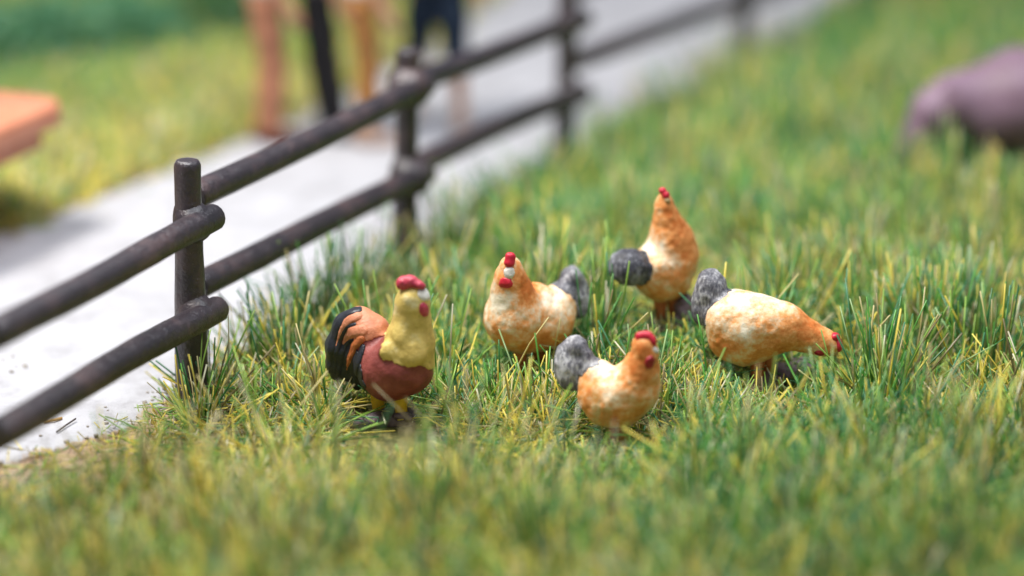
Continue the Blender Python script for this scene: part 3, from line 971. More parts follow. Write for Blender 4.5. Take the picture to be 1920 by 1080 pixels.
def person(px, py, yaw, label, legs, trouser, hem, shirt, shoe, scale=1.0, girth=1.0, arm_out=0.0):
    """a painted standing figure; local x to its right, y forward, z up. legs: for each side the
    forward offset of knee and ankle and the sideways offset of the ankle"""
    o = ground(px, py, 0.024)
    root = thing('person', o, label, 'person', 'people walking on the path')
    ca, sa = math.cos(yaw), math.sin(yaw)
    R = np.array([[ca, -sa, 0], [sa, ca, 0], [0, 0, 1]])
    h = 0.014
    def grid(z0=0.0, z1=1.8):
        return Sdf((-0.55, -0.5, z0 - 0.04), (0.55, 0.5, z1 + 0.04), h)
    def put(name, g, mat, F=None):
        V, Q = g.mesh(F)
        return link(name, make_mesh(name, (V * scale) @ R.T, Q), M[mat], root)
    hips, sk = {}, {}
    for s, (ky, ay, ax) in zip((-1, 1), legs):
        sk[s] = [np.array([s * 0.085, 0, 0.86]), np.array([s * 0.085 + ax * 0.5, ky, 0.48]), np.array([s * 0.085 + ax, ay, 0.085])]
    def leg_chain(g, s, extra, kk=0.03):
        a, b, c = sk[s]
        g.chain([(a, 0.080 * girth + extra), (a * 0.5 + b * 0.5, 0.072 * girth + extra), (b, 0.054 * girth + extra)], kk)
        g.chain([(b, 0.054 * girth + extra), (b * 0.62 + c * 0.38, 0.052 * girth + extra), (c, 0.034 * girth + extra)], kk)
    def torso(g, e):
        g.ell((0, 0, 0.92), (0.165 * girth + e, 0.115 * girth + e, 0.12 + e), 0.05)
        g.chain([((0, 0, 0.95), 0.115 * girth + e), ((0, 0, 1.12), 0.115 * girth + e), ((0, 0.01, 1.30), 0.125 * girth + e)], 0.05)
        g.chain([((-0.13, 0, 1.38), 0.075 + e), ((0.13, 0, 1.38), 0.075 + e)], 0.05)
    arms = {s: [np.array([s * 0.19, 0, 1.40]), np.array([s * (0.245 + arm_out), -0.03 * s, 1.12]), np.array([s * (0.265 + arm_out * 1.5), 0.06 + 0.05 * s, 0.88])] for s in (-1, 1)}
    g = grid()
    torso(g, 0)
    for s in (-1, 1):
        leg_chain(g, s, 0)
        c = sk[s][2]
        g.cone(c, 0.034, c + np.array([0, -0.02, -0.05]), 0.032, 0.02)
        g.cone(c + np.array([0, -0.01, -0.05]), 0.034, c + np.array([0, 0.14, -0.06]), 0.026, 0.02)
        a, b, w = arms[s]
        g.chain([(a, 0.052), (b, 0.042), (w, 0.030)], 0.03)
        d = (w - b) / np.linalg.norm(w - b)
        palm = w + d * 0.07
        g.cone(w, 0.028, palm, 0.034, 0.02)
        for q, fl in zip((-0.03, -0.010, 0.010, 0.03), (0.065, 0.08, 0.075, 0.06)):
            b0 = palm + np.array([0, q, 0]) + d * 0.015
            m = b0 + d * fl * 0.55
            g.chain([(b0, 0.0125), (m, 0.0115), (m + d * fl * 0.4 + np.array([-s * 0.02, 0, 0]), 0.010)], 0.0)
        t0 = w + d * 0.03 + np.array([0, 0.025, 0])
        g.chain([(t0, 0.015), (t0 + np.array([0, 0.035, -0.03]), 0.0125), (t0 + np.array([0, 0.04, -0.06]), 0.011)], 0.005)
    g.cone((0, 0.01, 1.42), 0.055, (0, 0.025, 1.54), 0.052, 0.03)
    g.ell((0, 0.03, 1.635), (0.076, 0.095, 0.115), 0.02)
    g.ell((0, 0.055, 1.575), (0.05, 0.06, 0.05), 0.02)
    g.ell((0, 0.125, 1.625), (0.014, 0.022, 0.024), 0.012)
    for s in (-1, 1):
        g.ell((s * 0.078, 0.02, 1.63), (0.012, 0.022, 0.03), 0.01)
        g.ell((s * 0.03, 0.118, 1.655), (0.016, 0.012, 0.010), 0.012, cut=True)
    g.ell((0, 0.122, 1.578), (0.026, 0.010, 0.005), 0.004, cut=True)
    put('body', g, 'skin')
    g = grid(0.0, 1.05)
    g.ell((0, 0, 0.92), (0.180 * girth, 0.130 * girth, 0.13), 0.05)
    for s in (-1, 1):
        leg_chain(g, s, 0.020, 0.03)
    Z = g.pts()[..., 2]
    put('trousers', g, trouser, np.maximum(np.maximum(g.F, hem - Z), Z - 1.0))
    g = grid(0.9, 1.5)
    torso(g, 0.022)
    for s in (-1, 1):
        a, b, w = arms[s]
        g.chain([(a, 0.075), (a * 0.25 + b * 0.75, 0.062)], 0.03)
    Z = g.pts()[..., 2]
    put('shirt', g, shirt, np.maximum(np.maximum(g.F, 0.93 - Z), Z - 1.455))
    for s in (-1, 1):
        c = sk[s][2]
        g = Sdf(c - np.array([0.12, 0.15, 0.12]), c + np.array([0.12, 0.26, 0.12]), h * 0.8)
        g.cone(c + np.array([0, -0.02, -0.04]), 0.046, c + np.array([0, 0.14, -0.05]), 0.038, 0.02)
        g.cone(c + np.array([0, -0.01, -0.04]), 0.044, c + np.array([0, -0.005, 0.0]), 0.044, 0.02)
        Z = g.pts()[..., 2]
        put('shoe', g, shoe, np.maximum(g.F, -(Z - (c[2] - 0.085))))
    g = Sdf((-0.15, -0.15, 1.45), (0.15, 0.2, 1.82), h * 0.8)
    g.ell((0, 0.012, 1.655), (0.088, 0.102, 0.112), 0.02)
    g.ell((0, 0.115, 1.60), (0.075, 0.06, 0.075), 0.02, cut=True)
    g.lumps(0.006, 40, 2)
    put('hair', g, 'hair')
    FOOT.append((o[0], o[1], 0.2))
    return root

person(502, 268, math.radians(-80), 'blurred person in reddish tan trousers and maroon shoes at the left of the group',
       [(0.03, -0.02, 0.03), (0.05, 0.03, -0.03)], 'tan', 0.07, 'shirt_a', 'shoe', 1.0, 0.88)
person(598, 262, math.radians(-78), 'blurred person in narrow black trousers between the two tan-legged figures',
       [(0.02, 0.06, 0.04), (0.06, 0.13, -0.03)], 'coal', 0.07, 'shirt_b', 'shoe_dark', 1.0, 0.86)
person(683, 272, math.radians(-85), 'blurred slim person in ochre tan trousers, seen left of the second fence post',
       [(0.02, -0.01, 0.05), (0.04, 0.02, -0.05)], 'ochre', 0.07, 'shirt_d', 'shoe_pale', 1.0, 0.72)
person(822, 232, math.radians(172), 'blurred person in knee-length navy shorts walking just beyond the second fence post',
       [(0.05, 0.08, -0.07), (-0.02, -0.08, 0.09)], 'navy', 0.42, 'shirt_c', 'shoe_pale', 0.98, 1.05)

# ------------------------------------------------------------------ orange table at the left edge
def box_mesh(c, sx, sy, sz, yaw=0.0, bev=0.012):
    import bmesh
    bm = bmesh.new()
    bmesh.ops.create_cube(bm, size=1.0)
    for v in bm.verts:
        v.co.x *= sx; v.co.y *= sy; v.co.z *= sz
    bmesh.ops.bevel(bm, geom=bm.edges[:], offset=bev, segments=2, affect='EDGES')
    ca, sa = math.cos(yaw), math.sin(yaw)
    for v in bm.verts:
        x, y = v.co.x, v.co.y
        v.co = (x * ca - y * sa + c[0], x * sa + y * ca + c[1], v.co.z + c[2])
    me = bpy.data.meshes.new('slab')
    bm.to_mesh(me); bm.free()
    return me

M['table'] = paint('orange_table_paint', [(0.3, (0.54, 0.19, 0.10)), (0.7, (0.66, 0.27, 0.16))], 5, 0.45, 5, 0.4, 20)
M['table_leg'] = paint('dark_table_leg_paint', [(0.3, (0.07, 0.025, 0.012)), (0.7, (0.12, 0.045, 0.02))], 5, 0.5)
corner = ground(146, 428)
def tpt(u, v):   # u along the long side to the rear left, v along the short side to the front left
    e1 = np.array([-0.925, 0.38, 0]); e2 = np.array([-0.38, -0.925, 0])
    return corner + e1 * u + e2 * v
tb = thing('garden_table', tpt(0.6, 0.4), 'blurred salmon-orange table top poking in at the left edge beside the path', 'table')
t0 = tpt(0.6, 0.4)
def slab(name, quad, z0, z1, mat):
    q = np.array(quad) - t0
    n = len(q)
    c = q.mean(0)
    rings = []
    for z, s in ((z0, 0.985), (z0 + 0.012, 1.0), (z1 - 0.015, 1.0), (z1, 0.98)):
        r_ = c + (q - c) * s
        r_[:, 2] = z
        rings.append(r_)
    V = np.concatenate(rings)
    i = np.arange(4 * n).reshape(4, n)
    Qs = np.stack([i[:-1], np.roll(i[:-1], -1, 1), np.roll(i[1:], -1, 1), i[1:]], -1).reshape(-1, 4)
    V = np.concatenate([V, rings[3].mean(0)[None], rings[0].mean(0)[None]])
    Ts = [(4 * n, i[3, j], i[3, (j + 1) % n]) for j in range(n)] + [(4 * n + 1, i[0, (j + 1) % n], i[0, j]) for j in range(n)]
    return link(name, make_mesh(name, V, Qs, np.array(Ts), smooth=False), M[mat], tb)
def rounded(u0, u1, v0, v1, r_):
    out = []
    for cu, cv, a0 in ((u1 - r_, v1 - r_, 0), (u0 + r_, v1 - r_, 90), (u0 + r_, v0 + r_, 180), (u1 - r_, v0 + r_, 270)):
        for a_ in np.radians(a0 + np.arange(0, 91, 15)):
            out.append(tpt(cu + r_ * math.cos(a_), cv + r_ * math.sin(a_)))
    return out
slab('table_top', rounded(0, 1.3, 0, 1.15, 0.16), 0.60, 0.72, 'table')
slab('apron', [tpt(0.13, 0.1), tpt(1.2, 0.1), tpt(1.2, 0.9), tpt(0.13, 0.9)][::-1], 0.46, 0.597, 'table')
for u, v in ((0.5, 0.22), (0.5, 0.86), (1.08, 0.18), (1.08, 0.82)):
    slab('leg', [tpt(u - 0.05, v - 0.05), tpt(u + 0.05, v - 0.05), tpt(u + 0.05, v + 0.05), tpt(u - 0.05, v + 0.05)][::-1], -0.01, 0.47, 'table_leg')

# ------------------------------------------------------------------ bushes on the far bank
def leaf_cloud(n, center, rad, size, palette, seed):
    rg = np.random.default_rng(seed)
    lob = rg.normal(size=(9, 3)); lob /= np.linalg.norm(lob, axis=1)[:, None]
    u = rg.normal(size=(n, 3)); u /= np.linalg.norm(u, axis=1)[:, None]
    u[:, 2] = np.abs(u[:, 2]) * 1.0 - 0.1
    k = 0.75 + 0.35 * np.max(u @ lob.T, axis=1) * rg.random(n) ** 0.3
    k *= rg.random(n) ** 0.35
    c = np.array(center) + u * k[:, None] * np.array(rad)
    a = rg.normal(size=(n, 3)); a /= np.linalg.norm(a, axis=1)[:, None]
    b = np.cross(a, rg.normal(size=(n, 3))); b /= np.linalg.norm(b, axis=1)[:, None]
    s = size * (0.6 + 0.8 * rg.random(n))[:, None]
    V = np.stack([c - a * s, c + b * s * 0.5, c + a * s, c - b * s * 0.5], 1).reshape(-1, 3)
    Q = np.arange(4 * n).reshape(n, 4)
    col = np.array(palette)[rg.integers(0, len(palette), n)] * (0.75 + 0.5 * rg.random((n, 1)))
    return V, Q, np.repeat(col, 4, 0)

TEAL = [(0.10, 0.30, 0.18), (0.14, 0.38, 0.21), (0.18, 0.38, 0.16), (0.10, 0.26, 0.12), (0.20, 0.38, 0.22)]
for k, (px, py, rx, rz, lab) in enumerate([
        (60, 120, 0.60, 0.42, 'blue-green flocked bush at the upper left corner behind the orange table'),
        (235, 95, 0.55, 0.40, 'blue-green flocked bush at the top, second from the left corner'),
        (395, 70, 0.45, 0.34, 'darker green flocked bush at the top, nearest the tan-trousered person')]):
    o = ground(px, py)
    b = thing('flocked_bush', o, lab, 'bush', 'bushes on the far bank')
    V, Q, c = leaf_cloud(2600, (0, 0, rz * 0.25), (rx, rx * 0.8, rz), 0.035, TEAL if k < 2 else [(0.09, 0.18, 0.04), (0.11, 0.24, 0.08), (0.09, 0.24, 0.13)], 50 + k)
    link('foliage', make_mesh('foliage', V, Q, smooth=False, attrs={'tint': ('FLOAT_COLOR', c)}), M['grass'], b)
    V, Q, T = tube(np.array([[0, 0, -0.05], [0.01, 0, 0.1], [0.0, 0.02, 0.25]]), [0.04, 0.03, 0.015], 8)
    link('stem', make_mesh('stem', V, Q, T), M['fence'], b)

# ------------------------------------------------------------------ static grass
PAL = np.array([
    (0.055, 0.215, 0.055),   # dark green
    (0.115, 0.355, 0.055),   # green
    (0.095, 0.310, 0.150),   # blue green
    (0.32, 0.50, 0.09),      # light green
    (0.80, 0.67, 0.12),      # yellow
    (0.62, 0.54, 0.24),      # straw
    (0.28, 0.23, 0.10),      # brown olive
    (0.74, 0.70, 0.50),      # pale straw
    (0.32, 0.47, 0.19),      # sage
])

def inside_bird(P):
    """True where points lie inside or very near a bird"""
    bad = np.zeros(len(P), bool)
    for f, g in KEEP:
        q = (P - f.o) * f.s
        q = np.stack([q @ RT, q @ UP, q @ FW], 1)
        ii = np.round((q - g.lo) / g.h).astype(int)
        ok = ((ii >= 0) & (ii < g.n)).all(1)
        v = np.full(len(P), 99.0)
        jj = ii[ok]
        v[ok] = g.F[jj[:, 0], jj[:, 1], jj[:, 2]]
        bad |= v < 2.0
    return bad

def blades(root, dirv, bend, length, rad, col, rings, seed):
    rg = np.random.default_rng(seed)
    n = len(root)
    t = np.linspace(0, 1, rings)
    ref = rg.normal(size=(n, 3))
    u = np.cross(dirv, ref); u /= np.linalg.norm(u, axis=1)[:, None]
    w = np.cross(dirv, u)
    ang = np.array([0, 2 * math.pi / 3, 4 * math.pi / 3])
    V = np.empty((n, rings, 3, 3), np.float32)
    for k, tk in enumerate(t):
        c = root + dirv * (length * tk)[:, None] + bend * (length * tk * tk)[:, None]
        r_ = rad * (1.0 - 0.25 * tk)
        for j, a in enumerate(ang):
            V[:, k, j] = c + (u * math.cos(a) + w * math.sin(a)) * r_[:, None]
    base = (np.arange(n) * rings * 3)[:, None]
    q = []
    for k in range(rings - 1):
        for j in range(3):
            j2 = (j + 1) % 3
            q.append([k * 3 + j, k * 3 + j2, (k + 1) * 3 + j2, (k + 1) * 3 + j])
    Q = (base[:, None, :] + np.array(q)[None]).reshape(-1, 4)
    T = base + np.array([[(rings - 1) * 3, (rings - 1) * 3 + 1, (rings - 1) * 3 + 2]])
    tint = np.repeat(col, rings * 3, 0)
    return V.reshape(-1, 3), Q, T, tint

def W(px, py):
    return ground(px, py)[:2]

def gblob(x, y, px, py, r_):
    c = W(px, py)
    return np.exp(-(((x - c[0]) ** 2 + (y - c[1]) ** 2) / (r_ * r_)))

# trodden spots where the fibres are short: photo pixel, radii, share dropped, longest fibre
CLEAR = [(735, 832, (0.25, 0.36), 0.60, 0.09), (738, 822, (0.21, 0.22), 0.96, 0.04), (985, 735, (0.26, 0.26), 0.0, 0.20), (1150, 885, (0.30, 0.42), 0.35, 0.10),
         (1430, 765, (0.24, 0.28), 0.15, 0.17), (1540, 720, (0.14, 0.25), 0.6, 0.10), (1245, 650, (0.18, 0.26), 0.35, 0.13), (850, 880, (0.45, 0.4), 0.25, 0.13),
         (130, 900, (0.7, 0.45), 0.55, 0.13), (60, 880, (0.45, 0.25), 0.5, 0.10), (280, 800, (0.25, 0.3), 0.5, 0.12)]

def front_limit(x, y):
    """fibres just in front of a bird are trodden low"""
    lim = np.full(len(x), 9.0)
    for (f, g_), (w, h0) in zip(KEEP, ((0.26, 0.012), (0.25, 0.17), (0.26, 0.07), (0.20, 0.11), (0.32, 0.14))):
        dy = f.o[1] - y
        hit = (np.abs(x - f.o[0]) < w) & (dy > -0.12) & (dy < 1.1)
        lim = np.where(hit, np.minimum(lim, h0 + (0.22 if h0 < 0.02 else 0.29) * np.maximum(dy, 0)), lim)
    return lim

def meadow(density, y0, y1, seed, mean_len, rad, rings, clump, side='right', margin=1.25):
    rg = np.random.default_rng(seed)
    # clump centres spread over the part of the meadow the lens can see and a little around it
    ymax_w = (y1 - CAM[1]) * 960 / FPX / math.cos(TH) * margin + 0.3
    area = 2 * ymax_w * (y1 - y0)
    nc = int(area * density / clump)
    cx = rg.uniform(-ymax_w, ymax_w, nc)
    cy = rg.uniform(y0, y1, nc)
    hw = (cy - CAM[1]) * 960 / FPX / math.cos(TH) * margin + 0.3
    ok = np.abs(cx) < hw
    cx, cy = cx[ok], cy[ok]
    if side == 'right':
        dd = cx - x_right(cy) - 0.9 * edge_noise(cx, cy)
        keep = rg.random(len(cx)) < np.clip(0.10 + (dd + 0.02) / 0.30, 0, 1)
        keep &= dd > -0.03
    else:
        dd = x_left(cy) - cx + 0.9 * edge_noise(cx, cy)
        keep = dd > 0.0
    cx, cy, dd = cx[keep], cy[keep], dd[keep]
    # thin patches in front
    p3 = np.stack([cx, cy, cx * 0], -1)
    thin = 0.35 * gblob(cx, cy, 180, 930, 0.5) + 0.35 * gblob(cx, cy, 880, 880, 0.35) if side == 'right' else 0
    keep = rg.random(len(cx)) > thin - 0.2 * vnoise(p3, 2.3, 12)
    cx, cy, dd = cx[keep], cy[keep], dd[keep]
    m = len(cx)
    cnt = rg.poisson(clump, m)
    idx = np.repeat(np.arange(m), cnt)
    n = len(idx)
    spread = 0.045
    ox, oy = rg.normal(0, spread, n), rg.normal(0, spread, n)
    x, y = cx[idx] + ox, cy[idx] + oy
    p3 = np.stack([x, y, x * 0], -1)
    # how flat, long and yellow the fibres are
    flat = np.zeros(n); green = np.zeros(n); long_ = np.ones(n)
    if side == 'right':
        near = np.clip(1 - (x - x_right(y)) / 0.7, 0, 1)
        flat += 0.55 * gblob(x, y, 300, 860, 0.75) + 0.35 * gblob(x, y, 800, 880, 0.55) + 0.25 * gblob(x, y, 100, 880, 0.5)
        green += 0.5 * gblob(x, y, 560, 660, 0.38) + 0.55 * gblob(x, y, 960, 700, 0.45) + 0.45 * gblob(x, y, 1180, 880, 0.4) \
            + 0.5 * gblob(x, y, 1620, 900, 0.6) + 0.4 * gblob(x, y, 1650, 640, 0.4) + 0.35 * gblob(x, y, 1150, 400, 1.2) + 0.35 * gblob(x, y, 500, 1040, 0.7) + 0.3 * gblob(x, y, 1400, 1050, 0.8)
        green += 0.30 * np.clip((y - 1.0) / 2.5, 0, 1)
        green -= 0.75 * gblob(x, y, 480, 960, 0.75) + 0.6 * gblob(x, y, 760, 955, 0.6) + 0.5 * gblob(x, y, 250, 1000, 0.6) + 0.35 * gblob(x, y, 1000, 830, 0.4) + 1.0 * gblob(x, y, 400, 870, 0.65) + 0.80 * gblob(x, y, 750, 890, 0.60) + 0.3 * gblob(x, y, 1300, 760, 0.28) + 0.55 * gblob(x, y, 180, 920, 0.6) + 0.25 * gblob(x, y, 1700, 720, 0.3)
        long_ += 0.45 * gblob(x, y, 1760, 690, 0.22) + 0.30 * gblob(x, y, 1010, 560, 0.22) + 0.22 * gblob(x, y, 600, 690, 0.3) \
            - 0.30 * gblob(x, y, 200, 880, 0.7) - 0.25 * gblob(x, y, 800, 880, 0.45) - 0.15 * near + 0.25 * gblob(x, y, 1170, 910, 0.25)
        # shorter right in front of the birds so that they stay visible
        for qx, qy, rr, am in ((735, 850, 0.22, 0.45), (1160, 862, 0.14, 0.25), (985, 745, 0.22, 0.35), (1420, 770, 0.28, 0.30), (1250, 650, 0.18, 0.30)):
            long_ -= am * gblob(x, y, qx, qy, rr)
    green += 0.40 * vnoise(p3, 1.3, 13) + 0.18 * vnoise(p3, 5.0, 14)
    if side == 'left':
        green += -0.42 + 0.7 * np.clip((x_left(y) - x - 0.8) / 1.2, 0, 1)
    long_ *= 1 + 0.38 * vnoise(p3, 2.6, 15)
    cl_green = rg.normal(0, 0.16, m)[idx]
    gsc = np.clip(0.40 + green + cl_green + rg.normal(0, 0.20, n), 0, 1)
    # choose pigment
    u = rg.random(n)
    warm = u > 0.12 + 0.80 * gsc
    sel_g = rg.choice([0, 1, 2, 3, 8], size=n, p=[0.20, 0.30, 0.18, 0.20, 0.12])
    sel_w = rg.choice([3, 4, 5, 6, 7], size=n, p=[0.24, 0.36, 0.18, 0.15, 0.07])
    far = rg.random(n) < np.clip((y - 1.0) / 4, 0, 0.6)
    sel_g = np.where(far & (sel_g >= 3), rg.choice([0, 1, 2], size=n), sel_g)
    col = PAL[np.where(warm, sel_w, sel_g)] * (0.80 + 0.45 * rg.random((n, 1)))
    # pose
    az = np.arctan2(oy, ox) + rg.normal(0, 0.7, n)
    loose = rg.random(n) < 0.25
    az = np.where(loose, rg.uniform(0, 2 * math.pi, n), az)
    tilt = np.abs(rg.normal(0.32, 0.36, n)) + 4.5 * np.hypot(ox, oy)
    lying = rg.random(n) < (0.16 + 0.6 * np.clip(flat, 0, 1))
    tilt = np.where(lying, rg.uniform(1.15, 1.54, n), tilt)
    tilt = np.clip(tilt, 0.02, 1.55)
    dirv = np.stack([np.sin(tilt) * np.cos(az), np.sin(tilt) * np.sin(az), np.cos(tilt)], 1)
    bend = rg.normal(0, 0.11, (n, 3)); bend[:, 2] = -np.abs(bend[:, 2]) * 0.8
    L = mean_len * np.clip(long_, 0.4, 2) * rg.lognormal(-0.05, 0.28, n)
    L = np.clip(L, 0.06, 0.46)
    L = np.where(lying, np.clip(L * 1.3, 0.1, 0.28), L)
    drop = np.zeros(n, bool)
    if side == 'right':
        L = np.where(lying, L, np.minimum(L, front_limit(x, y) * rg.uniform(0.7, 1.25, n)))
    z = hill(x, y) - 0.006 + np.where(lying, rg.uniform(0.008, 0.06, n), 0)
    root = np.stack([x, y, z], 1)
    if side == 'right':
        for qx, qy, rr, pr, ml in CLEAR:
            c_ = W(qx, qy)
            hit = (((x - c_[0]) / rr[0]) ** 2 + ((y - c_[1]) / rr[1]) ** 2 < 1)
            L = np.where(hit, np.minimum(L, ml * rg.uniform(0.7, 1.3, n)), L)
            drop |= hit & (rg.random(n) < pr)
    rd = rad * rg.uniform(0.65, 1.25, n)
    ok = ~drop
    for fx, fy, fr in FOOT:
        ok &= (x - fx) ** 2 + (y - fy) ** 2 > fr * fr
    # thin out what would stand right in front of the rooster's stand
    for s in (0.35, 0.6, 0.8, 1.0):
        ok &= ~inside_bird(root + dirv * (L * s)[:, None] + bend * (L * s * s)[:, None])
    return blades(root[ok], dirv[ok], bend[ok], L[ok], rd[ok], col[ok], rings, seed + 1)

def tufts(seed):
    """taller wispy tussocks standing out of the short grass"""
    rg = np.random.default_rng(seed)
    # photo pixel of the foot, number of fibres, length, spread of the lean, greenness
    T = [(1745, 690, 60, 0.42, 0.42, 0.55), (1690, 670, 45, 0.36, 0.45, 0.6), (1810, 660, 45, 0.36, 0.5, 0.5), (1640, 690, 40, 0.30, 0.45, 0.7), (1850, 720, 40, 0.32, 0.5, 0.45),
         (1015, 545, 34, 0.30, 0.28, 0.5), (1040, 570, 24, 0.26, 0.4, 0.7), (600, 640, 50, 0.32, 0.5, 0.8), (540, 665, 45, 0.30, 0.55, 0.75), (650, 600, 45, 0.30, 0.45, 0.7),
         (480, 705, 40, 0.26, 0.6, 0.6), (400, 745, 36, 0.24, 0.65, 0.5), (700, 560, 40, 0.27, 0.45, 0.6), (870, 640, 40, 0.26, 0.5, 0.8), (840, 700, 45, 0.26, 0.6, 0.75),
         (1110, 640, 40, 0.26, 0.5, 0.8), (1330, 720, 26, 0.24, 0.4, 0.7), (1395, 735, 18, 0.26, 0.25, 0.75), (1455, 735, 22, 0.24, 0.25, 0.55), (1500, 745, 26, 0.24, 0.5, 0.6),
         (1590, 720, 34, 0.28, 0.5, 0.6), (1080, 860, 40, 0.26, 0.4, 0.85), (1260, 850, 36, 0.26, 0.45, 0.8), (1440, 590, 20, 0.24, 0.3, 0.4), (1570, 560, 34, 0.28, 0.5, 0.6),
         (1150, 340, 30, 0.34, 0.3, 0.8), (820, 790, 40, 0.22, 0.6, 0.5), (620, 790, 34, 0.24, 0.55, 0.45), (940, 780, 40, 0.24, 0.6, 0.6), (1010, 800, 36, 0.24, 0.6, 0.4), (370, 800, 36, 0.24, 0.6, 0.25)]
    cen = [(*W(a, b), n, L, sp, g_) for a, b, n, L, sp, g_ in T]
    for _ in range(680):
        y = rg.uniform(-2.6, 5.5)
        hw = (y - CAM[1]) * 960 / FPX / math.cos(TH) * 1.2
        x = rg.uniform(-hw, hw)
        if x - x_right(np.array(y)) < (0.85 if y < -0.3 else 0.15):
            continue
        cen.append((x, y, int(rg.uniform(4, 30)), rg.uniform(0.22, 0.42), rg.uniform(0.4, 0.75), np.clip(rg.normal(0.55, 0.25) - 0.7 * gblob(x, y, 420, 900, 0.9), 0, 1)))
    R_, D_, B_, L_, C_ = [], [], [], [], []
    for x, y, n, L, sp, gr in cen:
        ox, oy = rg.normal(0, 0.035, n), rg.normal(0, 0.035, n)
        az = np.arctan2(oy, ox) + rg.normal(0, 0.6, n)
        tl = np.clip(np.abs(rg.normal(0, sp, n)), 0.01, 1.3)
        R_.append(np.stack([x + ox, y + oy, hill(x + ox, y + oy) - 0.006], 1))
        D_.append(np.stack([np.sin(tl) * np.cos(az), np.sin(tl) * np.sin(az), np.cos(tl)], 1))
        b_ = rg.normal(0, 0.06, (n, 3)); b_[:, 2] = -np.abs(b_[:, 2])
        B_.append(b_)
        L_.append(np.clip(1.38 * L * rg.lognormal(-0.10, 0.22, n), 0.08, 0.55))
        warm = rg.random(n) > 0.15 + 0.75 * gr
        k = np.where(warm, rg.choice([3, 4, 5, 6, 7], n, p=[0.22, 0.30, 0.20, 0.20, 0.08]), rg.choice([0, 1, 2, 3, 8], n, p=[0.26, 0.32, 0.18, 0.14, 0.10]))
        C_.append(PAL[k] * (0.8 + 0.4 * rg.random((n, 1))))
    root, dirv, bend, L, col = (np.concatenate(q) for q in (R_, D_, B_, L_, C_))
    ok = np.ones(len(root), bool)
    drop = rg.random(len(root)) < np.clip(L / np.maximum(front_limit(root[:, 0], root[:, 1]), 0.01) - 0.9, 0, 0.92)
    for qx, qy, rr, pr, ml in CLEAR[:-3]:
        c_ = W(qx, qy)
        hit = (((root[:, 0] - c_[0]) / rr[0]) ** 2 + ((root[:, 1] - c_[1]) / rr[1]) ** 2 < 1)
        drop |= hit & (rg.random(len(root)) < pr + 0.25)
    ok &= ~drop
    for fx, fy, fr in FOOT:
        ok &= (root[:, 0] - fx) ** 2 + (root[:, 1] - fy) ** 2 > fr * fr
    for t_ in (0.3, 0.5, 0.7, 0.85, 1.0):
        ok &= ~inside_bird(root + dirv * (L * t_)[:, None] + bend * (L * t_ * t_)[:, None])
    return blades(root[ok], dirv[ok], bend[ok], L[ok], rg.uniform(0.0042, 0.0062, ok.sum()), col[ok], 4, 8)

def join(parts):
    Vs, Qs, Ts, Cs, o = [], [], [], [], 0
    for V, Q, T, c in parts:
        Vs.append(V); Qs.append(Q + o); Ts.append(T + o); Cs.append(c); o += len(V)
    return np.concatenate(Vs), np.concatenate(Qs), np.concatenate(Ts), np.concatenate(Cs)

V, Q, T, c = join([
    meadow(1450, -3.0, 2.0, 101, 0.225, 0.0042, 3, 7),
    meadow(2100, -3.0, 2.0, 105, 0.12, 0.0040, 2, 4),
    tufts(7),
    meadow(2300, 2.0, 4.2, 102, 0.225, 0.0066, 2, 8),
    meadow(1500, 4.2, 11.0, 103, 0.21, 0.0085, 2, 9, margin=1.12),
])
print('meadow tris', len(Q) * 2 + len(T))
o = link('meadow_grass', make_mesh('meadow_grass', V, Q, T, smooth=False, attrs={'tint': ('FLOAT_COLOR', c)}), M['grass'])
o['kind'] = 'stuff'
o['label'] = 'green and straw yellow static grass covering the meadow round the birds'
V, Q, T, c = meadow(1300, 1.0, 11.0, 104, 0.15, 0.0085, 2, 9, side='left', margin=1.5)
o = link('bank_grass', make_mesh('bank_grass', V, Q, T, smooth=False, attrs={'tint': ('FLOAT_COLOR', c)}), M['grass'])
o['kind'] = 'stuff'
o['label'] = 'yellow green static grass on the bank beyond the white path'

# ------------------------------------------------------------------ grit and stray bits along the path
def grit():
    rg = np.random.default_rng(5)
    Vs, Qs, o = [], [], 0
    spots = []
    for _ in range(150):
        y = rg.uniform(-1.8, 2.0)
        x = x_right(y) - abs(rg.normal(0, 0.16)) + 0.05
        spots.append((x, y, rg.uniform(0.004, 0.011)))
    for px, py in ((25, 698), (38, 706), (50, 700), (20, 712), (8, 678), (30, 676), (163, 735), (150, 742), (210, 728), (60, 832), (395, 700), (428, 640)):
        w = ground(px, py)
        spots.append((w[0] + rg.normal(0, 0.02), w[1] + rg.normal(0, 0.04), rg.uniform(0.004, 0.010)))
    cube = np.array([[-1, -1, -1], [1, -1, -1], [1, 1, -1], [-1, 1, -1], [-1, -1, 1], [1, -1, 1], [1, 1, 1], [-1, 1, 1]], float)
    fq = np.array([[0, 3, 2, 1], [4, 5, 6, 7], [0, 1, 5, 4], [1, 2, 6, 5], [2, 3, 7, 6], [3, 0, 4, 7]])
    for x, y, s in spots:
        c_ = cube * (0.5 + 0.5 * rg.random((8, 3))) * s * np.array([1.2, 1.2, 0.7])
        a = rg.uniform(0, 6.28)
        Rm = np.array([[math.cos(a), -math.sin(a), 0], [math.sin(a), math.cos(a), 0], [0, 0, 1]])
        Vs.append(c_ @ Rm.T + np.array([x, y, 0.026])); Qs.append(fq + o); o += 8
    return np.concatenate(Vs), np.concatenate(Qs)
M['grit'] = paint('grit_stone', [(0.3, (0.20, 0.17, 0.14)), (0.7, (0.42, 0.38, 0.33))], 20, 0.9)
V, Q = grit()
o = link('grit', make_mesh('grit', V, Q, smooth=False), M['grit'])
o['kind'] = 'stuff'

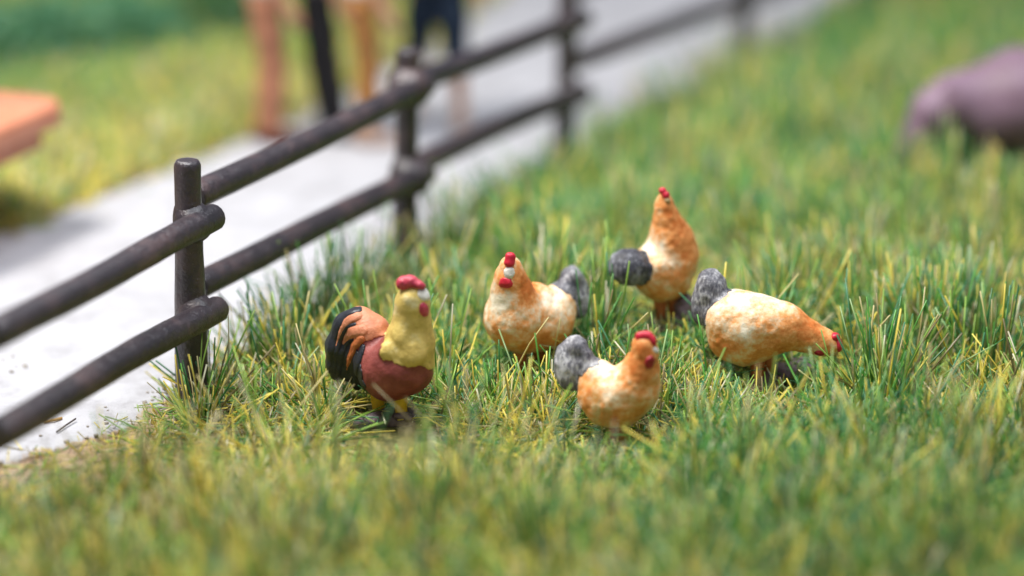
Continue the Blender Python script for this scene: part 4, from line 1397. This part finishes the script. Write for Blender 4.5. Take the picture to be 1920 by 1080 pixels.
M['dry_leaf'] = paint('dry_leaf', [(0.3, (0.20, 0.06, 0.03)), (0.7, (0.36, 0.13, 0.06))], 20, 0.7)
def curled_leaf(px, py, z, L, w, yaw, pitch, label):
    o = ground(px, py, 0.0)
    n = 8
    s = np.linspace(0, 1, n)
    V = []
    for i_, si in enumerate(s):
        ww = w * math.sin(math.pi * (0.08 + 0.84 * si)) + 0.002
        for j in (-1, 0, 1):
            V.append((L * si, ww * j, 0.06 * L * math.sin(si * 5) + abs(j) * ww * 0.5))
    V = np.array(V)
    cp, sp_ = math.cos(pitch), math.sin(pitch)
    V = np.stack([V[:, 0] * cp - V[:, 2] * sp_, V[:, 1], V[:, 0] * sp_ + V[:, 2] * cp], 1)
    ca, sa = math.cos(yaw), math.sin(yaw)
    V = np.stack([V[:, 0] * ca - V[:, 1] * sa, V[:, 0] * sa + V[:, 1] * ca, V[:, 2] + z], 1)
    i = np.arange(n * 3).reshape(n, 3)
    Q = np.stack([i[:-1, :-1], i[1:, :-1], i[1:, 1:], i[:-1, 1:]], -1).reshape(-1, 4)
    me = make_mesh('dry_leaf', V, Q)
    ob = link('dry_leaf', me, M['dry_leaf'], loc=o)
    sd = ob.modifiers.new('thickness', 'SOLIDIFY'); sd.thickness = 0.004
    tag(ob, label, 'leaf')
curled_leaf(1140, 345, 0.02, 0.20, 0.045, 1.9, 1.15, 'small reddish brown dried leaf upright in the blurred grass behind the hens')

def stray_twig(pts, rad, mat, label):
    P = np.array([ground(px, py, z) for px, py, z in pts])
    V, Q, T = tube(P - P[0], [rad] * len(P), 6, 0.1, 3)
    ob = link('twig', make_mesh('twig', V, Q, T), M[mat], loc=P[0])
    tag(ob, label, 'twig')
M['twig'] = paint('twig_bark', [(0.3, (0.03, 0.025, 0.02)), (0.7, (0.08, 0.06, 0.045))], 20, 0.8)
M['straw_bit'] = paint('straw_bit', [(0.3, (0.5, 0.28, 0.08)), (0.7, (0.62, 0.38, 0.14))], 20, 0.7)
stray_twig([(106, 810, 0.032), (124, 797, 0.036), (142, 785, 0.038)], 0.004, 'twig', 'thin dark twig lying on the path rim in front of the lower rail')
stray_twig([(82, 792, 0.03), (100, 788, 0.034), (116, 784, 0.03)], 0.006, 'straw_bit', 'short orange straw lying on the white path under the lower rail')
